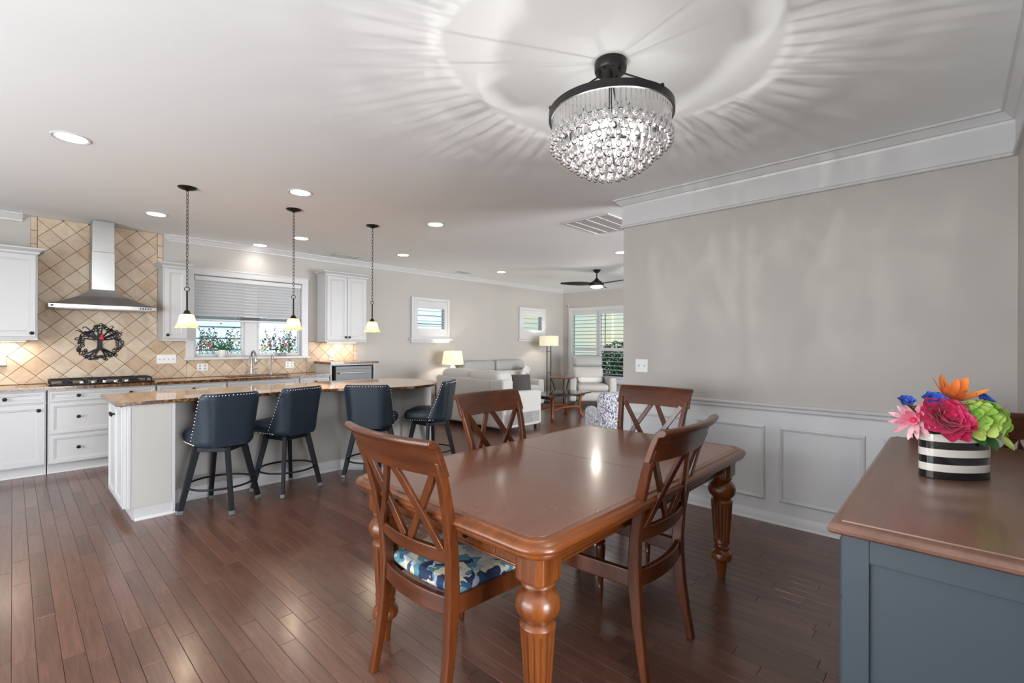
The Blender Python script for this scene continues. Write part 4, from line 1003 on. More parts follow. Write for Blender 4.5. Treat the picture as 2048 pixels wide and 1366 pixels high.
# ================================================================ DINING CHAIRS
def make_chair():
    t = thing('dining_chair', '', 'chair')
    pz_ = [0, .12, .25, .38, .47, .60, .75, .88, .97]; py_ = [-.275, -.252, -.231, -.218, -.215, -.224, -.250, -.285, -.318]; px_ = [.226, .222, .218, .215, .216, .224, .237, .250, .260]
    tk = [.030, .034, .042, .050, .050, .044, .040, .036, .034]
    yat = lambda z: next((py_[i] + (py_[i + 1] - py_[i]) * (z - pz_[i]) / (pz_[i + 1] - pz_[i]) for i in range(8) if pz_[i] <= z <= pz_[i + 1]), -.318)
    xat = lambda z: next((px_[i] + (px_[i + 1] - px_[i]) * (z - pz_[i]) / (pz_[i + 1] - pz_[i]) for i in range(8) if pz_[i] <= z <= pz_[i + 1]), .26)
    for s in (-1, 1):
        r = [[(s * px_[i] - .017, py_[i] - tk[i] / 2, pz_[i]), (s * px_[i] + .017, py_[i] - tk[i] / 2, pz_[i]), (s * px_[i] + .017, py_[i] + tk[i] / 2, pz_[i]), (s * px_[i] - .017, py_[i] + tk[i] / 2, pz_[i])] for i in range(9)]
        MB().loft(r).build('rear_leg', 'chair_wood', t, smooth=25, bevel=.005)
    # scrolled crest rail, bowed backwards
    sec = [(.013, -.035), (.012, .02), (.009, .065), (.004, .086), (-.006, .098), (-.020, .102), (-.034, .097), (-.041, .086), (-.038, .075), (-.028, .070), (-.017, .068), (-.014, .02), (-.013, -.035)]
    rings = []
    for k in range(17):
        u = -1 + k / 8; x = .285 * u; bow = -.042 * (1 - u * u); drop = 0
        ring_ = []
        for o, z in sec:
            Z = .952 + z; Yb = -.308 - .34 * (z) + bow; ring_.append((x, Yb + o, Z))
        rings.append(ring_)
    MB().loft(rings).build('crest_rail', 'chair_wood_rail', t, smooth=40, bevel=.003)
    def bowed(nm, z0, z1, half, th, bow, y0=None, mat='chair_wood_rail'):
        rr_ = []
        for k in range(11):
            u = -1 + k / 5; x = half * u; b = bow * (1 - u * u); ya, yb_ = (yat(z0) + b, yat(z1) + b) if y0 is None else (y0 + b, y0 + b)
            rr_.append([(x, ya - th / 2, z0), (x, ya + th / 2, z0), (x, yb_ + th / 2, z1), (x, yb_ - th / 2, z1)])
        return MB().loft(rr_).build(nm, mat, t, smooth=30, bevel=.004)
    bowed('lower_back_rail', .575, .632, .222, .024, -.034)
    bowed('rear_seat_rail', .385, .452, .21, .026, -.03)
    yb = lambda x, z, bw: yat(z) + bw * (1 - (x / .26) ** 2)
    zb, zt2 = .628, .93
    for s in (-1, 1):
        xo_t, xo_b = s * (xat(zt2) - .03), s * (xat(zb) - .028)
        for (xa, za, xb, zb_, off) in ((xo_t, zt2, s * .018, zb, .006), (s * .018, zt2, xo_b, zb, -.004)):
            n = 6; rg_ = []
            for q in range(n + 1):
                f_ = q / n; x = xa + (xb - xa) * f_; z = za + (zb_ - za) * f_; y = yb(x, z, -.036) + off
                d = Vector((xb - xa, 0, zb_ - za)).normalized(); sd = Vector((d.z, 0, -d.x)) * .0165
                rg_.append([(x - sd.x, y - .008, z - sd.z), (x + sd.x, y - .008, z + sd.z), (x + sd.x, y + .008, z + sd.z), (x - sd.x, y + .008, z - sd.z)])
            MB().loft(rg_).build('lattice_bar', 'chair_wood', t, smooth=25, bevel=.002)
    for s in (-1, 1):
        MB().beam((s * .214, -.20, .418), (s * .242, .225, .418), .026, .068).build('side_rail', 'chair_wood', t, smooth=0, bevel=.004)
        lg = MB().lathe([(0, 0), (.010, 0), (.012, .008), (.014, .05), (.0135, .055), (.017, .06), (.017, .066), *[(.015 + .012 * k / 8, .07 + .21 * k / 8) for k in range(9)], (.025, .292), (.019, .30), (.026, .308), (.028, .318), (.021, .326), (.027, .334), (.027, .346), (0, .346)], 42, (s * .238, .222, 0), flute=lambda a_, z: 1 - (.12 * (1 - abs(math.sin(5 * a_))) if .072 < z < .278 else 0)).build('front_leg', 'chair_wood', t, smooth=35)
        MB().box(s * .238 - .026, .196, .345, s * .238 + .026, .248, .452).build('leg_block', 'chair_wood', lg, smooth=0, bevel=.004)
    rr_ = [[(.215 * u, .226 + .018 * (1 - u * u) - .012, .385), (.215 * u, .226 + .018 * (1 - u * u) + .012, .385), (.215 * u, .226 + .018 * (1 - u * u) + .012, .452), (.215 * u, .226 + .018 * (1 - u * u) - .012, .452)] for u in [-1 + k / 4 for k in range(9)]]
    MB().loft(rr_).build('front_rail', 'chair_wood_rail', t, smooth=30, bevel=.003)
    MB().rbox((-.222, -.195, .435), (.222, .228, .487), .026, 3, (0, 0, .012), 5, fn=lambda p: (p.x * (.965 + .16 * (p.y + .195) / .42 * .75), p.y - (.018 * (1 - (p.x / .22) ** 2) if p.y < -.15 else 0), p.z)).build('seat', 'seat_cloth', t, smooth=60)
    return t
GC = 'wooden lattice-back dining chairs'
ch0 = make_chair()
def put_chair(o, label, loc, rz): o.location = (*loc, 0); o.rotation_euler = (0, 0, rz); o['label'] = label; o['group'] = GC
spots = [('wooden lattice-back dining chair at the near left end of the table, patterned seat in view', (1.315, 1.545), -PI / 2),
         ('wooden lattice-back dining chair with an open padless seat frame, near side of table', (1.95, 1.165), 0.02),
         ('wooden lattice-back dining chair on the far side of the table in front of the sofa', (2.19, 1.93), PI),
         ('wooden lattice-back dining chair at the far right end of the table by the panelled wall', (2.985, 1.65), PI / 2),
         ('wooden lattice-back dining chair in the corner behind the flowers on the sideboard', (3.67, -.045), -PI / 2)]
chairs = [ch0] + [copy_tree(ch0) for _ in range(4)]
for o, (lb, lc, rz) in zip(chairs, spots): put_chair(o, lb, lc, rz)
chairs[4].scale = (.78, 1, 1)
for c in chairs[1].children:      # this one stands with its seat pad taken out
    if c.name.startswith('seat'): bpy.data.objects.remove(c); break

# ================================================================ SIDEBOARD
SB = (2.355, -.002)
sd_ = thing('sideboard', 'slate blue painted sideboard with a brown wooden top', 'sideboard', (*SB, 0))
bx, by_ = .81, .225
MB().box(-bx + .012, -by_ + .004, .06, bx - .012, by_ - .012, .862).build('carcass', 'sideboard_blue', sd_, smooth=0)
MB().box(-bx + .03, -by_ + .02, 0, bx - .03, by_ - .03, .06).build('plinth', 'sideboard_blue', sd_, smooth=0)
for s, nm in ((-1, 'end_frame'), (1, 'end_frame')):
    T_ = Matrix(((0, s, 0, s * (bx - .012)), (-s, 0, 0, 0), (0, 0, 1, 0), (0, 0, 0, 1)))
    m = MB().box(-by_ + .002, 0, .04, -by_ + .062, .013, .862).box(by_ - .062, 0, .04, by_ - .002, .013, .862).box(-by_ + .062, 0, .80, by_ - .062, .0125, .862).box(-by_ + .062, 0, .06, by_ - .062, .0125, .13)
    m.xf(T_).build(nm, 'sideboard_blue', sd_, smooth=0, bevel=.0015)
for k in range(3):
    a0 = -bx + .02 + k * (2 * bx - .04) / 3; a1 = a0 + (2 * bx - .04) / 3 - .008
    M_ = Matrix(((-1, 0, 0, 0), (0, -1, 0, 0), (0, 0, 1, 0), (0, 0, 0, 1)))
    for nm, q0, q1 in (('drawer', .69, .845), ('door', .08, .68)):
        m = MB().loft(door_rings(-a1, -a0, q0, q1, -(by_ + .006), .05)).xf(M_); d = m.build(nm, 'sideboard_blue', sd_, smooth=30)
        kb = inst(KNOB, 'knob', d, ((a0 + a1) / 2, by_ + .006, (q0 + q1) / 2 if nm == 'drawer' else .6), (0, 0, PI))
tp = [(.05, .866), (.05, .9), (.030, .9), (.029, .8965), (.024, .8955), (.014, .894), (.006, .889), (.0, .880), (.001, .872), (.008, .866), (.02, .862)]
MB().sweep(tp, [(bx + .028, -by_ - .028), (bx + .028, by_ + .028), (-bx - .028, by_ + .028), (-bx - .028, -by_ - .028)], True).prism([(bx - .0215, -by_ + .0215), (bx - .0215, by_ - .0215), (-bx + .0215, by_ - .0215), (-bx + .0215, -by_ + .0215)], .862, .8998).build('wooden_top', 'sideboard_top_wood', sd_, smooth=35)

# ================================================================ FLOWERS ON THE SIDEBOARD
a = N('vase_stripes').set(rough=.08, coat=.6); sep = a.n('SeparateXYZ'); a.l(a.n('TexCoord').outputs['Object'], sep.inputs[0])
ml2 = a.n('Math', operation='MULTIPLY'); ml2.inputs[1].default_value = 1 / .053; a.l(sep.outputs[2], ml2.inputs[0]); f2 = a.n('Math', operation='FRACT'); a.l(ml2.outputs[0], f2.inputs[0])
a.col(a.ramp(f2.outputs[0], [(0, (.008, .008, .010)), (.5, (.72, .70, .64))], 'CONSTANT'))
VL = Vector((2.345, 0.0, .9002)); vrot = math.atan2(RT.y, RT.x)
vs = thing('striped_vase', 'oval ceramic planter with black and white stripes on the sideboard', 'vase', VL, vrot)
MB().lathe([(.0, 0), (.97, 0), (1.0, .002), (1.0, .1575), (.97, .159), (.94, .157), (.94, .10), (0, .10)], 48, sx=.118, sy=.062).build('planter_body', 'vase_stripes', vs, smooth=40)
MB().lathe([(0, .10), (.93, .10), (.93, .135), (0, .14)], 32, sx=.118, sy=.062).build('moss', 'leaf_dark', vs)
for nm, c1, c2 in (('magenta', (190, 12, 66), (232, 60, 124)), ('pink', (226, 110, 142), (248, 206, 214)), ('orange', (236, 100, 24), (255, 164, 60)), ('blue', (32, 70, 176), (74, 122, 224)), ('lime', (128, 182, 56), (222, 232, 130)), ('peach', (226, 150, 130), (244, 190, 170))):
    a = N('petal_' + nm).set(rough=.55, sheen=.2); f = a.noise(a.coords(), 14, 3); a.col(a.ramp(f, [(.35, srgb(*c1)), (.68, srgb(*c2))]))
def petal(name, mat, parent, p, d, n, L, Wd, curl=.3, cup=.25):
    """petal from p along d, face normal n, length L, width Wd"""
    p, d = Vector(p), Vector(d).normalized(); n = Vector(n); n = (n - d * n.dot(d)).normalized(); s = d.cross(n); rows = []
    for i in range(6):
        t = i / 5; w = Wd * (math.sin(PI * (t * .82 + .10)) ** .8) * (1 if i < 5 else .45); c = p + d * L * t + n * L * curl * t * t
        rows.append([c - s * w / 2 + n * cup * w * .5, c - s * w * .2, c + s * w * .2, c + s * w / 2 + n * cup * w * .5])
    return MB().loft(rows, False, False).build(name, mat, parent, smooth=60)
rf = random.Random(12)
def V3(a_, b, c): return VL + RT * a_ + FW * b + UP * c          # right / away / up from the vase foot
def frame_of(ax_): ax_ = Vector(ax_).normalized(); u = ax_.orthogonal().normalized(); return ax_, u, ax_.cross(u)
def bloom(name, label, cat, pos, axis, layers, mat, centre=None, stem=True):
    t = thing(name, label, cat, pos); A, U, V_ = frame_of(axis)
    for (n, L, Wd, open_, curl, cup, off) in layers:
        for k in range(n):
            a_ = 2 * PI * (k + off) / n + rf.uniform(-.12, .12); rd = U * math.cos(a_) + V_ * math.sin(a_); o = open_ + rf.uniform(-.08, .08)
            petal('petal', mat, t, rd * .006, rd * math.sin(o) + A * math.cos(o), A * math.sin(o) - rd * math.cos(o), L * rf.uniform(.9, 1.1), Wd, curl, cup)
    if centre: MB().sphere((A.x * centre[1], A.y * centre[1], A.z * centre[1]), centre[0], 10, 7).build('flower_centre', centre[2], t)
    if stem:
        e = (VL + UP * .125) + (Vector(pos) - VL - UP * .125) * .12 - Vector(pos); MB().tube([(0, 0, 0), tuple(e * .5 + UP * -.005), tuple(e)], .0035, 6).build('stem', 'leaf_dark', t)
    return t
tow = -FW
bloom('peony', 'large magenta peony at the front left of the bouquet', 'flower', V3(-.075, -.045, .212), tow * .75 + UP * .55 - RT * .15, [(6, .045, .05, .25, -.1, .5, 0), (8, .06, .062, .55, -.12, .5, .5), (9, .072, .07, .95, -.05, .45, 0), (9, .078, .07, 1.3, .05, .35, .5), (8, .08, .066, 1.62, .12, .3, 0)], 'petal_magenta', (.018, .012, 'petal_magenta'))
bloom('dahlia', 'pale pink spiky dahlia at the left edge of the bouquet', 'flower', V3(-.135, .01, .20), -RT * .9 + tow * .6 + UP * .25, [(9, .05, .018, .5, .05, .3, 0), (11, .06, .018, 1.0, .05, .3, .5), (12, .068, .018, 1.4, .08, .3, 0)], 'petal_pink', (.012, .008, 'petal_magenta'))
bloom('lily', 'orange lily standing at the top of the bouquet', 'flower', V3(.015, .03, .27), UP * .8 + tow * .35, [(6, .10, .036, .95, .18, .2, 0), (5, .075, .03, .6, .15, .2, .5)], 'petal_orange', (.008, .02, 'leaf_lime'))
for lb, q, s_ in (('blue rose above the magenta peony', (-.085, -.01, .27), 1.0), ('small blue rosebud at the far left of the bouquet', (-.175, .0, .265), .75), ('blue rose at the upper right of the bouquet', (.09, -.01, .275), .85), ('blue rose just above the lime hydrangea', (.105, -.025, .247), .8)):
    bloom('rose', lb, 'flower', V3(*q), tow * .6 + UP * .8 + RT * (.3 if q[0] > 0 else -.3), [(4, .028 * s_, .028 * s_, .1, -.3, .8, 0), (5, .032 * s_, .036 * s_, .4, -.3, .7, .5), (6, .036 * s_, .04 * s_, .75, -.2, .6, 0)], 'petal_blue', (.011 * s_, .01, 'petal_blue'))
hy_ = thing('hydrangea', 'lime green hydrangea head at the right of the bouquet', 'flower', V3(.055, -.045, .205))
for k in range(34):
    y_ = 1 - 1.5 * (k + .5) / 34; r_ = math.sqrt(1 - y_ * y_); a_ = k * 2.4; d = RT * (r_ * math.cos(a_)) + FW * (r_ * math.sin(a_) * .8) + UP * y_
    if d.dot(FW) > .55: continue
    p = d * .062; A, U, V_ = frame_of(d)
    for q in range(4):
        b = q * PI / 2 + k; rd = U * math.cos(b) + V_ * math.sin(b); petal('petal', 'petal_lime', hy_, p, rd + A * .25, A, .034, .034, .1, .25)
MB().sphere((0, 0, 0), .052, 12, 8).build('flower_core', 'leaf_mid', hy_, smooth=60)
for k, (q, d, L) in enumerate((((.10, -.03, .175), RT * .9 - UP * .35 + tow * .2, .07), ((.06, -.05, .16), tow * .5 - UP * .5 + RT * .1, .06), ((.10, -.05, .16), tow * .6 - UP * .55 + RT * .4, .065), ((.02, -.05, .16), tow * .6 - UP * .35, .05))):
    t = thing('bouquet_leaf', ['broad green leaf at the right edge of the bouquet', 'green leaf drooping over the front of the striped planter', 'green leaf hanging below the lime hydrangea', 'small green leaf under the magenta peony'][k], 'leaf', V3(*q)); petal('leaf_blade', 'leaf_mid' if k % 2 else 'petal_lime', t, (0, 0, 0), d, UP + tow * .5, L, .045, -.15, .2)
bloom('star_flower', 'peach star-shaped blossom at the far right of the bouquet', 'flower', V3(.125, -.04, .205), RT * .5 + tow * .7, [(5, .06, .018, 1.35, .05, .2, 0)], 'petal_peach')
bd = thing('seed_cluster', 'cluster of small green berries between the lily and the hydrangea', 'berries', V3(.035, -.035, .255))
for k in range(40):
    a_ = k * 2.4; r_ = .028 * math.sqrt((k + .5) / 40); p = RT * (r_ * 1.5 * math.cos(a_)) + FW * (r_ * math.sin(a_)) + UP * (.008 - 9 * r_ * r_); MB().sphere(tuple(p), .0055, 6, 4).build('berry', 'leaf_lime', bd, smooth=60)
# ================================================================ CEILING LIGHTS
CANE, PENE, CHE, LAMPE = 15, 4, 7.5, 8
can_tr = MB().lathe([(.083, -.002), (.098, -.006), (.106, -.003), (.106, 0), (.083, 0), (.083, -.002)], 32, cap=False).mesh('trim_ring', 'white_trim')
can_ln = MB().lathe([(0, -.003), (.083, -.003), (.083, -.0005), (0, -.0005)], 32).mesh('lens', 'lamp_lens')
cans = [((.269, 4.36), 'round recessed ceiling light at the far left of the frame'), ((1.811, 4.385), 'round recessed ceiling light between the first and second pendants'), ((3.367, 4.395), 'round recessed ceiling light right of the third pendant'),
        ((1.059, 6.27), 'round recessed ceiling light in front of the range hood'), ((2.613, 6.29), 'round recessed ceiling light just right of the middle pendant chain'), ((4.184, 6.285), 'round recessed ceiling light right of the tall wall cabinet'),
        ((2.401, 7.17), 'round recessed ceiling light close above the kitchen window'), ((6.455, 6.36), 'small distant recessed ceiling light left of the ceiling fan'), ((6.293, 3.66), 'recessed ceiling light half hidden by the dining room wall')]
for (x, y), lb in cans:
    t = thing('recessed_light', lb, 'ceiling light', (x, y, ZC), 0, 'recessed ceiling lights')
    inst(can_tr, 'trim_ring', t); inst(can_ln, 'lens', t)
    light('recessed_lamp', 'SPOT', (0, 0, -.012), CANE * (.55 if y > 7 else 1), (1, .95, .88), .07, spot=2.5, parent=t, blend=.8)

# ---- pendants
link = MB().tube([(.0085 * math.cos(a_), 0, .015 * math.sin(a_) + (.006 if math.sin(a_) > 0 else -.006)) for a_ in [2 * PI * k / 14 for k in range(14)]], .0022, 5, True).mesh('chain_link', 'bronze', 60)
def pendant(label, x, y=4.985):
    t = thing('pendant_light', label, 'pendant light', (x, y, 1.51), 0, 'pendants over the island')
    z = lambda q: q - 1.51
    MB().lathe([(0, z(ZC)), (.074, z(ZC)), (.074, z(ZC) - .006), (.055, z(ZC) - .016), (.018, z(ZC) - .026), (.008, z(ZC) - .034), (0, z(ZC) - .034)], 28).build('canopy', 'bronze', t)
    n = 25; z0, z1 = z(1.87), z(2.722)
    for k in range(n): inst(link, 'chain_link', t, (0, 0, z0 + (z1 - z0) * (k + .5) / n), (0, 0, (k % 2) * PI / 2 + .5))
    MB().tube([(.019 * math.cos(2 * PI * k / 18), 0, z(1.853) + .019 * math.sin(2 * PI * k / 18)) for k in range(18)], .0032, 6, True).build('hanging_ring', 'bronze', t, smooth=60)
    MB().cyl((0, 0, z(1.655)), (0, 0, z(1.838)), .0075, n=12).build('stem', 'bronze', t)
    MB().lathe([(0, z(1.664)), (.016, z(1.664)), (.022, z(1.652)), (.026, z(1.640)), (.034, z(1.634)), (.036, z(1.626)), (0, z(1.626))], 20).build('socket_cap', 'bronze', t)
    out = [(.034, .120), (.050, .114), (.058, .100), (.062, .080), (.067, .055), (.075, .030), (.084, .012), (.094, .002), (.096, 0)]
    m = MB(); rings = []
    for r_, zz in out + [(r_ - .003, zz + .001) for r_, zz in out[::-1]]:
        rings.append([(r_ * math.cos(2 * PI * k / 48), r_ * math.sin(2 * PI * k / 48), zz - (.0025 * math.cos(8 * 2 * PI * k / 48) if zz < .006 else 0)) for k in range(48)])
    m.loft(rings, False).build('glass_shade', 'amber_glass', t, smooth=60)
    MB().sphere((0, 0, .062), .024, 12, 9, (1, 1, 1.25)).build('bulb', 'bulb', t, smooth=60)
    light('pendant_lamp', 'POINT', (0, 0, .03), PENE, (1, .86, .66), .03, parent=t)
pendant('bronze pendant with an amber glass bell shade, the left one over the island', 1.066); pendant('bronze pendant with an amber glass bell shade, the middle one over the island', 1.993); pendant('bronze pendant with an amber glass bell shade, the right one over the island', 2.898)

# ---- crystal chandelier
cd = thing('crystal_chandelier', 'black ringed chandelier hung with tiers of clear crystal drops', 'chandelier', (2.011, 1.234, ZC))
MB().lathe([(0, 0), (.076, 0), (.078, -.004), (.078, -.040), (.074, -.048), (0, -.048)], 40).build('canopy', 'black_metal', cd)
for k in range(8): a_ = PI / 4 * k; MB().lathe([(0, -.047), (.006, -.047), (.005, -.058), (0, -.06)], 8, (.055 * math.cos(a_), .055 * math.sin(a_), 0)).build('canopy_screw', 'black_metal', cd)
ZRg = -.262; RRg = .292
MB().lathe([(RRg, ZRg - .018), (RRg + .010, ZRg - .018), (RRg + .010, ZRg + .018), (RRg, ZRg + .018), (RRg, ZRg - .018)], 72, cap=False).build('ring_band', 'black_metal', cd, smooth=40)
for k in range(3):
    a_ = 2 * PI * k / 3 + .35; e = (math.cos(a_), math.sin(a_)); MB().tube([(e[0] * .05, e[1] * .05, -.05), (e[0] * .06, e[1] * .06, -.075), (e[0] * (RRg - .01), e[1] * (RRg - .01), ZRg + .03), (e[0] * RRg, e[1] * RRg, ZRg + .01)], .0045, 8).sphere((e[0] * (RRg + .006), e[1] * (RRg + .006), ZRg + .02), .010, 8, 6).build('support_rod', 'black_metal', cd)
MB().cyl((0, 0, -.05), (0, 0, -.30), .008).build('centre_stem', 'black_metal', cd)
MB().lathe([(0, -.30), (.03, -.30), (.035, -.315), (.02, -.335), (0, -.34)], 20).build('hub', 'black_metal', cd)
drop = MB().lathe([(0, .030), (.0026, .028), (.0042, .020), (.0085, .010), (.0130, .002), (.0152, -.007), (.0145, -.015), (.0105, -.022), (.005, -.0255), (0, -.026)], 12).mesh('crystal_drop', 'crystal', 40)
stick = MB().lathe([(0, .0), (.0035, -.004), (.0045, -.03), (.0035, -.075), (0, -.08)], 6).mesh('crystal_prism', 'crystal', 40)
wires = MB(); nd = 0
tiers = [(.284, 40, -.365, 0), (.284, 40, -.400, .5), (.245, 36, -.440, 0), (.205, 30, -.475, .5), (.165, 24, -.505, 0), (.120, 18, -.530, .5), (.070, 10, -.545, 0)]
for r_, n, zd, of in tiers:
    ztop = ZRg - .015 if r_ > .28 else (ZRg - .06 - .12 * (.284 - r_) / .2)
    for k in range(n):
        a_ = 2 * PI * (k + of) / n; x, y = r_ * math.cos(a_), r_ * math.sin(a_)
        inst(drop, 'crystal_drop', cd, (x, y, zd)); wires.tube([(x, y, zd + .028), (x, y, ztop)], .0026, 5)
    if r_ < .28: MB().tube([(r_ * math.cos(2 * PI * k / 48), r_ * math.sin(2 * PI * k / 48), ztop) for k in range(48)], .0035, 6, True).build('inner_hoop', 'black_metal', cd, smooth=60)
for r_, n, zd in ((.245, 30, -.335), (.205, 24, -.375), (.165, 20, -.42)):
    for k in range(n): a_ = 2 * PI * (k + .25) / n; inst(stick, 'crystal_prism', cd, (r_ * math.cos(a_), r_ * math.sin(a_), zd + .02))
wires.build('drop_wires', 'crystal', cd, smooth=0, kind='stuff')
for k in range(4):
    a_ = PI / 2 * k + .2; x, y = .115 * math.cos(a_), .115 * math.sin(a_)
    MB().tube([(0, 0, -.33), (x * .5, y * .5, -.48), (x, y, -.475), (x, y, -.445)], .005, 8).lathe([(0, -.45), (.012, -.45), (.012, -.425), (0, -.425)], 12, (x, y, 0)).build('lamp_arm', 'black_metal', cd)
    MB().lathe([(0, -.425), (.009, -.422), (.0165, -.40), (.014, -.38), (.006, -.362), (0, -.355)], 12, (x, y, 0)).build('candle_bulb', 'bulb', cd, smooth=60)
    MB().lathe([(0, -.345), (.04, -.347), (.060, -.354), (.061, -.357), (.04, -.351), (0, -.349)], 24, (x, y, 0)).build('light_baffle', 'baffle_frost', cd)  # added baffle over each bulb, holds back its light on the ceiling
    light('candle_lamp', 'POINT', (x, y, -.393), CHE, (1, .96, .9), .003, parent=cd)

# ---- ceiling fan
fn_ = thing('ceiling_fan', 'dark three-blade ceiling fan with a light in the living room', 'ceiling fan', (7.45, 4.85, ZC))
MB().lathe([(0, 0), (.075, 0), (.075, -.01), (.05, -.045), (.022, -.06), (0, -.06)], 28).build('canopy', 'black_metal', fn_)
MB().cyl((0, 0, -.05), (0, 0, -.17), .013).build('downrod', 'black_metal', fn_)
MB().lathe([(0, -.155), (.02, -.155), (.05, -.195), (.11, -.235), (.132, -.25), (.132, -.30), (.120, -.305), (0, -.305)], 36).build('motor_housing', 'black_metal', fn_)
MB().lathe([(0, -.304), (.118, -.304), (.11, -.325), (.07, -.34), (0, -.342)], 32).build('light_lens', 'fan_lens', fn_, smooth=60)
for k in range(3):
    a_ = math.radians(138 + 120 * k); d = Vector((math.cos(a_), math.sin(a_), 0)); s_ = Vector((-d.y, d.x, 0)); rr_ = []
    for q in range(9):
        t = q / 8; r_ = .10 + .58 * t; w_ = .05 + .035 * math.sin(PI * min(1, t * 1.1)) - .02 * t; c = d * r_ + UP * (-.262 + .0 * t); up = UP * .004
        tl = UP * .3 * w_
        rr_.append([c - s_ * w_ - tl - up, c + s_ * w_ + tl - up, c + s_ * w_ + tl + up, c - s_ * w_ - tl + up])
    MB().loft(rr_).build('blade', 'black_metal', fn_, smooth=30)
light('fan_lamp', 'POINT', (0, 0, -.40), 8, (1, .93, .82), .06, parent=fn_)

# ---- grilles
rg_ = thing('return_air_grille', 'large white return air grille in the ceiling beside the dining wall', 'vent', (4.675, 2.965, ZC))
ring(MB(), -.37, .37, -.30, .30, .03, -.012, 0).xf(Matrix(((1, 0, 0, 0), (0, 0, 1, 0), (0, 1, 0, 0), (0, 0, 0, 1)))).build('frame', 'white_trim', rg_, smooth=0, bevel=.002)
for k in range(1, 4): MB().box(-.345, -.30 + .15 * k - .006, -.012, .345, -.30 + .15 * k + .006, -.001).build('divider_bar', 'white_trim', rg_, smooth=0)
m = MB()
for k in range(56): x = -.335 + .67 * k / 55; m.beam((x, -.275, -.005), (x, .275, -.005), .006, .0012, (.6, 0, .8))
m.build('fins', 'white_trim', rg_, smooth=0, kind='stuff'); MB().box(-.345, -.28, -.0012, .345, .28, -.0002).build('filter', 'grey_plastic', rg_, smooth=0)
for lb, x, y, w_, d in (('grey ceiling register near the crown above the tall wall cabinet', 3.62, 7.05, .20, .10), ('small ceiling register in the living room beyond the pendants', 6.0, 6.95, .16, .07)):
    t = thing('ceiling_register', lb, 'vent', (x, y, ZC)); ring(MB(), -w_, w_, -d, d, .02, -.008, 0).xf(Matrix(((1, 0, 0, 0), (0, 0, 1, 0), (0, 1, 0, 0), (0, 0, 0, 1)))).build('frame', 'grey_plastic', t, smooth=0)
    for k in range(6): yy = -d + .02 + (2 * d - .04) * (k + .5) / 6; MB().box(-w_ + .02, yy - .004, -.006, w_ - .02, yy + .004, -.001).build('vane', 'grey_plastic', t, smooth=0)
ws = thing('wall_sensor', 'small white alarm sensor at the corner of the living room window', 'sensor', (XF - .001, 7.20, 2.36))
MB().rbox((-.05, -.03, -.045), (0, .03, .045), .015).build('housing', 'grey_plastic', ws, smooth=50); MB().sphere((-.05, 0, -.015), .018, 8, 6).build('lens', 'dark_slot', ws, smooth=60)

# ---- strip lights below two wall cabinets
for (x, w_) in ((-.05, .3), (3.65, .5)):
    t = thing('under_cabinet_light', 'slim strip light fixed under the ' + ('left' if x < 1 else 'tall right') + ' wall cabinet', 'strip light', (x, 7.22, 1.3945))
    MB().box(-w_ / 2, -.02, -.014, w_ / 2, .02, -.0005).build('housing', 'white_plastic', t, smooth=0); MB().box(-w_ / 2 + .01, -.015, -.0155, w_ / 2 - .01, .015, -.0142).build('diffuser', 'fan_lens', t, smooth=0)
    light('strip_lamp', 'AREA', (0, 0, -.018), 1.8, (1, .85, .68), w_, .03, parent=t)

# ================================================================ LIVING ROOM
def rb(lo, hi, r=.05, puff=(0, 0, 0), fn=None): return MB().rbox(lo, hi, r, 3, puff, 4, fn)
# sofa with its back to the dining room: local +Y is its front, turned to face +X
s1 = thing('loveseat', 'light grey fabric sofa seen from behind, its back towards the dining room', 'sofa', (5.55, 5.79, 0), -PI / 2 - .03)
w_ = .855
rb((-w_, -.45, .075), (w_, .40, .33), .03).build('base', 'sofa_fabric', s1, smooth=50)
rb((-w_, -.46, .075), (w_, -.23, .825), .04).build('back_frame', 'sofa_fabric', s1, smooth=50)
for s in (-1, 1):
    rb((s * w_ - (.20 if s > 0 else 0), -.44, .075), (s * w_ + (.20 if s < 0 else 0), .43, .62), .045, (0, 0, .01)).build('arm', 'sofa_fabric', s1, smooth=50)
    rb((.01 if s > 0 else -w_ + .2, -.22, .33), (w_ - .2 if s > 0 else -.01, .45, .47), .05, (0, 0, .02)).build('seat_cushion', 'sofa_fabric', s1, smooth=50)
    rb((.008 if s > 0 else -w_ + .12, -.40, .47), (w_ - .12 if s > 0 else -.008, -.06, .935), .09, (0, .02, .02), lambda p: (p.x, p.y - .12 * (p.z - .5), p.z)).build('back_cushion', 'sofa_fabric', s1, smooth=60)
    for y in (-.40, .36): MB().box(s * (w_ - .06) - .03, y - .03, 0, s * (w_ - .06) + .03, y + .03, .078).build('foot', 'soffit_dark', s1, smooth=0)
    MB().box(s * .56 - .002, -.4625, .09, s * .56 + .002, -.46, .80).build('back_seam', 'pillow_stripe', s1, smooth=0)
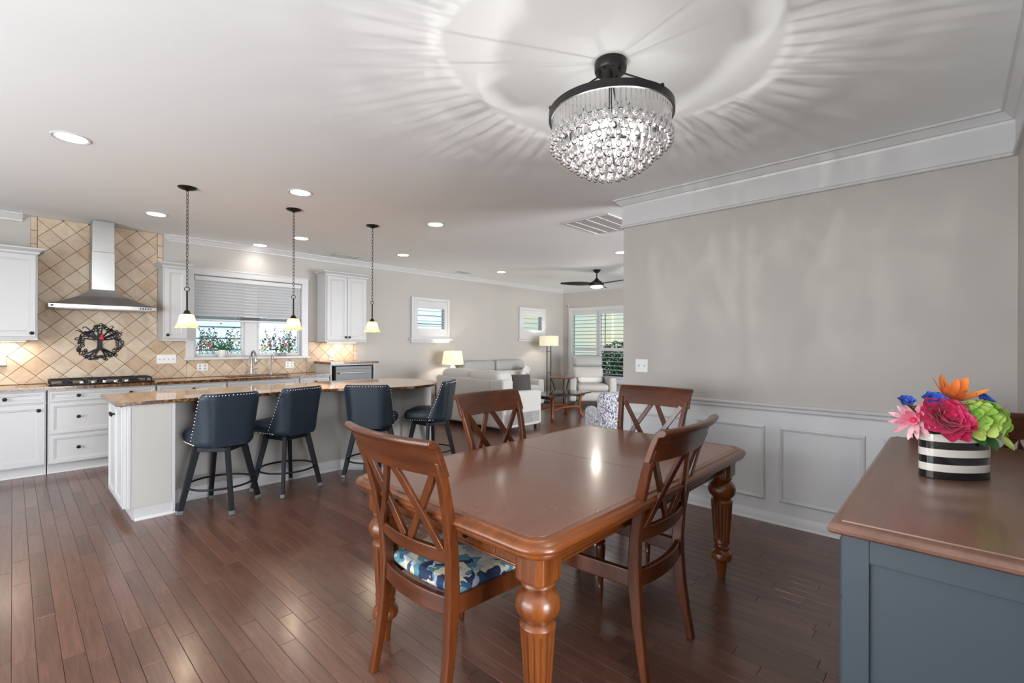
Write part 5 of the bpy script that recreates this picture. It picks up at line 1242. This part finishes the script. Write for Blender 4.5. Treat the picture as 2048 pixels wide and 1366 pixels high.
# sofa along the far side of the room
s2 = thing('long_sofa', 'light grey sofa with raised headrests against the long wall', 'sofa', (7.05, 6.92, 0), PI)
w_ = .97
rb((-w_, -.40, .075), (w_, .36, .33), .03).build('base', 'sofa_fabric', s2, smooth=50); rb((-w_, -.42, .075), (w_, -.22, .72), .05).build('back_frame', 'sofa_fabric', s2, smooth=50)
for s in (-1, 1):
    rb((s * w_ - (.18 if s > 0 else 0), -.40, .075), (s * w_ + (.18 if s < 0 else 0), .37, .60), .045).build('arm', 'sofa_fabric', s2, smooth=50)
    rb((.006 if s > 0 else -w_ + .18, -.2, .33), (w_ - .18 if s > 0 else -.006, .40, .48), .05, (0, 0, .02)).build('seat_cushion', 'sofa_fabric', s2, smooth=50)
    rb((.006 if s > 0 else -w_ + .10, -.32, .48), (w_ - .10 if s > 0 else -.006, -.06, .80), .07, (0, .02, 0)).build('back_cushion', 'sofa_fabric', s2, smooth=60)
    rb((.010 if s > 0 else -w_ + .06, -.36, .79), (w_ - .06 if s > 0 else -.010, -.16, 1.02), .07, (0, .01, .01)).build('headrest', 'recliner_leather', s2, smooth=60)
    for k in (.3, .5): MB().cyl((s * k, -.26, .76), (s * k, -.26, .82), .008, n=8).build('headrest_post', 'chrome', s2)
    for y in (-.36, .32): MB().box(s * (w_ - .06) - .03, y - .03, 0, s * (w_ - .06) + .03, y + .03, .078).build('foot', 'soffit_dark', s2, smooth=0)
# cushions
def pillow(label, loc, rot, size, mat, stripe=None):
    t = thing('throw_pillow', label, 'pillow', loc); t.rotation_euler = rot; h_ = size / 2
    MB().rbox((-h_, -.02, -h_), (h_, .02, h_), .02, 2, (0, .07, 0), 8).build('cushion_body', mat, t, smooth=60)
    for k in (stripe or []): MB().rbox((-h_ * .97, -.0205, h_ * k[0]), (h_ * .97, .0205, h_ * k[1]), .02, 2, (0, .07 * max(.1, 1 - ((k[0] + k[1]) / 2) ** 2) + .003, 0), 8).build('stripe_band', k[2], t, smooth=60)
pillow('dark brown striped throw pillow on the loveseat', (5.66, 5.16, .68), (-.25, 0, -.5), .40, 'pillow_brown', [(.25, .36, 'pillow_stripe'), (-.1, -.03, 'pillow_stripe')])
pillow('white and blue throw pillow on the right end of the long sofa', (7.66, 6.84, .70), (.35, .2, .5), .40, 'pillow_white', [(-.1, .5, 'pillow_blue')])
# end table and table lamp
et = thing('end_table', 'dark wooden end table behind the loveseat carrying the white lamp', 'side table', (5.80, 7.02, 0))
MB().box(-.26, -.26, .56, .26, .26, .59).build('top', 'coffee_wood', et, smooth=0, bevel=.005); MB().box(-.24, -.24, .15, .24, .24, .17).build('shelf', 'coffee_wood', et, smooth=0)
for sx_ in (-1, 1):
    for sy_ in (-1, 1): MB().box(sx_ * .22 - .02, sy_ * .22 - .02, 0, sx_ * .22 + .02, sy_ * .22 + .02, .56).build('leg', 'coffee_wood', et, smooth=0)
tl = thing('table_lamp', 'white table lamp with a cream tapered shade behind the loveseat', 'lamp', (5.80, 7.02, .5905))
MB().lathe([(0, 0), (.075, 0), (.075, .012), (.03, .03), (.02, .05), (.055, .09), (.075, .14), (.06, .19), (.022, .225), (.018, .24), (.05, .27), (.062, .31), (.05, .35), (.016, .375), (.012, .39), (0, .39)], 28).build('base', 'porcelain', tl, smooth=60)
MB().cyl((0, 0, .38), (0, 0, .66), .005).sphere((0, 0, .665), .012, 10, 6).build('harp_and_finial', 'nickel', tl)
def drum(m, r0, z0, r1, z1, n=40, th=.003): return m.loft([[(r_ * math.cos(2 * PI * k / n), r_ * math.sin(2 * PI * k / n), z) for k in range(n)] for r_, z in ((r0, z0), (r1, z1), (r1 - th, z1), (r0 - th, z0), (r0, z0))], False)
drum(MB(), .212, .385, .172, .645).build('shade', 'linen_shade', tl, smooth=40)
MB().sphere((0, 0, .50), .03, 12, 8, (1, 1, 1.2)).build('bulb', 'bulb', tl, smooth=60)
light('table_lamp_bulb', 'POINT', (0, 0, .50), LAMPE, (1, .87, .68), .04, parent=tl)
# floor lamp
fl_ = thing('floor_lamp', 'floor lamp with two dark poles and a cream drum shade', 'lamp', (8.63, 6.93, 0))
MB().lathe([(0, 0), (.15, 0), (.15, .02), (.03, .03), (0, .03)], 32).build('base', 'black_metal', fl_)
for s in (-1, 1): MB().cyl(tuple(RT * (s * .045) + UP * .02), tuple(RT * (s * .045) + UP * 1.38), .011, n=10).build('pole', 'black_metal', fl_)
for z in (.7, 1.2): MB().beam(RT * -.045 + UP * z, RT * .045 + UP * z, .012, .012).build('cross_bar', 'black_metal', fl_, smooth=0)
drum(MB(), .225, 1.33, .225, 1.565).build('shade', 'linen_shade', fl_, smooth=40)
MB().cyl((0, 0, 1.36), (0, 0, 1.60), .006).sphere((0, 0, 1.605), .012, 8, 6).build('finial_rod', 'nickel', fl_)
MB().sphere((0, 0, 1.45), .03, 12, 8).build('bulb', 'bulb', fl_, smooth=60)
light('floor_lamp_bulb', 'POINT', (0, 0, 1.45), LAMPE, (1, .87, .68), .04, parent=fl_)
# round side table
st_ = thing('round_side_table', 'small round side table with curved iron legs beside the recliner', 'side table', (8.16, 6.20, 0))
MB().lathe([(0, .64), (.27, .64), (.285, .648), (.28, .662), (0, .664)], 40).build('top', 'coffee_wood', st_)
for k in range(3):
    a_ = 2 * PI * k / 3 + .4; e = Vector((math.cos(a_), math.sin(a_), 0)); MB().tube([e * r_ + UP * z for r_, z in ((.24, .64), (.19, .55), (.15, .4), (.15, .25), (.19, .1), (.25, .012))], .012, 8).build('leg', 'black_metal', st_)
for z, r_ in ((.32, .15), (.08, .2)): MB().tube([(r_ * math.cos(2 * PI * k / 28), r_ * math.sin(2 * PI * k / 28), z) for k in range(28)], .007, 6, True).build('leg_ring', 'black_metal', st_, smooth=60)
# coffee table
ct = thing('coffee_table', 'low wooden trestle coffee table with a dark glossy top', 'coffee table', (7.05, 5.40, 0), -.02)
P = [(-.64, -.30), (-.2, -.36), (.25, -.33), (.66, -.26), (.66, .26), (.2, .33), (-.3, .30), (-.64, .27)]
MB().prism(clip(P, 1, 0, -.004), .432, .458).build('top_half', 'black_glass', ct, smooth=0, bevel=.004); MB().prism(clip(P, -1, 0, -.004), .432, .458).build('top_half', 'black_glass', ct, smooth=0, bevel=.004)
for sx_ in (-1, 1):
    for sy_ in (-1, 1): MB().tube([(sx_ * .47, sy_ * .20, .432), (sx_ * .42, sy_ * .17, .38), (sx_ * .40, sy_ * .16, .2), (sx_ * .42, sy_ * .17, .05), (sx_ * .46, sy_ * .20, 0)], [.05, .034, .026, .03, .04], 8).build('leg', 'coffee_wood', ct)
    MB().beam((sx_ * .42, -.2, .40), (sx_ * .42, .2, .40), .05, .06).build('end_rail', 'coffee_wood', ct, smooth=0, bevel=.005)
MB().tube([(-.40, -.16, .17), (-.2, -.16, .20), (0, -.16, .21), (.2, -.16, .20), (.40, -.16, .17)], [.035, .025, .022, .025, .035], 8).tube([(-.40, .16, .17), (0, .16, .21), (.40, .16, .17)], .026, 8).build('stretcher', 'coffee_wood', ct)
# recliner
rc_ = thing('recliner', 'tall grey leather recliner in front of the shuttered living room window', 'armchair', (8.98, 6.02, 0), math.atan2(-.70, -.72) - PI / 2)
rb((-.40, -.36, .14), (.40, .36, .34), .04).build('base', 'recliner_seat', rc_, smooth=50)
for s in (-1, 1): rb((s * .44 - .085, -.36, .12), (s * .44 + .085, .40, .64), .05, (0, 0, .01)).build('arm', 'recliner_seat', rc_, smooth=50)
rb((-.345, -.25, .34), (.345, .43, .49), .06, (0, .01, .02)).build('seat_cushion', 'recliner_seat', rc_, smooth=60); rb((-.345, .36, .13), (.345, .43, .33), .04, (0, .015, 0)).build('footrest', 'recliner_seat', rc_, smooth=60)
tilt = lambda p: (p.x, p.y - .22 * (p.z - .45), p.z)
rb((-.34, -.30, .45), (.34, -.08, .86), .07, (0, .02, 0), tilt).build('backrest', 'recliner_seat', rc_, smooth=60); rb((-.335, -.31, .86), (.335, -.08, 1.12), .08, (0, .02, .01), tilt).build('headrest', 'recliner_leather', rc_, smooth=60)
rb((-.28, -.06, .50), (.28, .08, .63), .06).build('lumbar_cushion', 'pillow_white', rc_, smooth=60)
for sx_ in (-1, 1):
    for y in (-.3, .3): MB().box(sx_ * .36 - .03, y - .03, 0, sx_ * .36 + .03, y + .03, .14).build('foot', 'soffit_dark', rc_, smooth=0)
# patterned accent chair
ac = thing('accent_chair', 'blue and white patterned armchair half hidden behind the dining wall', 'armchair', (4.886, 2.79, 0), math.atan2(.685, .728) - PI / 2)
rb((-.36, -.36, .06), (.36, .40, .40), .05).build('base', 'stroke_fabric', ac, smooth=50)
rb((-.27, -.2, .38), (.27, .42, .50), .05, (0, 0, .02)).build('seat_cushion', 'stroke_fabric', ac, smooth=60)
for s in (-1, 1): rb((s * .34 - .075, -.34, .30), (s * .34 + .075, .37, .62), .07).build('arm', 'stroke_fabric', ac, smooth=60)
rb((-.38, -.42, .10), (.38, -.20, .85), .08, (0, .02, .01), lambda p: (p.x, p.y - .12 * max(0, p.z - .4), p.z)).build('backrest', 'stroke_fabric', ac, smooth=60)
for sx_ in (-1, 1):
    for y in (-.32, .34): MB().box(sx_ * .31 - .025, y - .025, 0, sx_ * .31 + .025, y + .025, .065).build('foot', 'soffit_dark', ac, smooth=0)
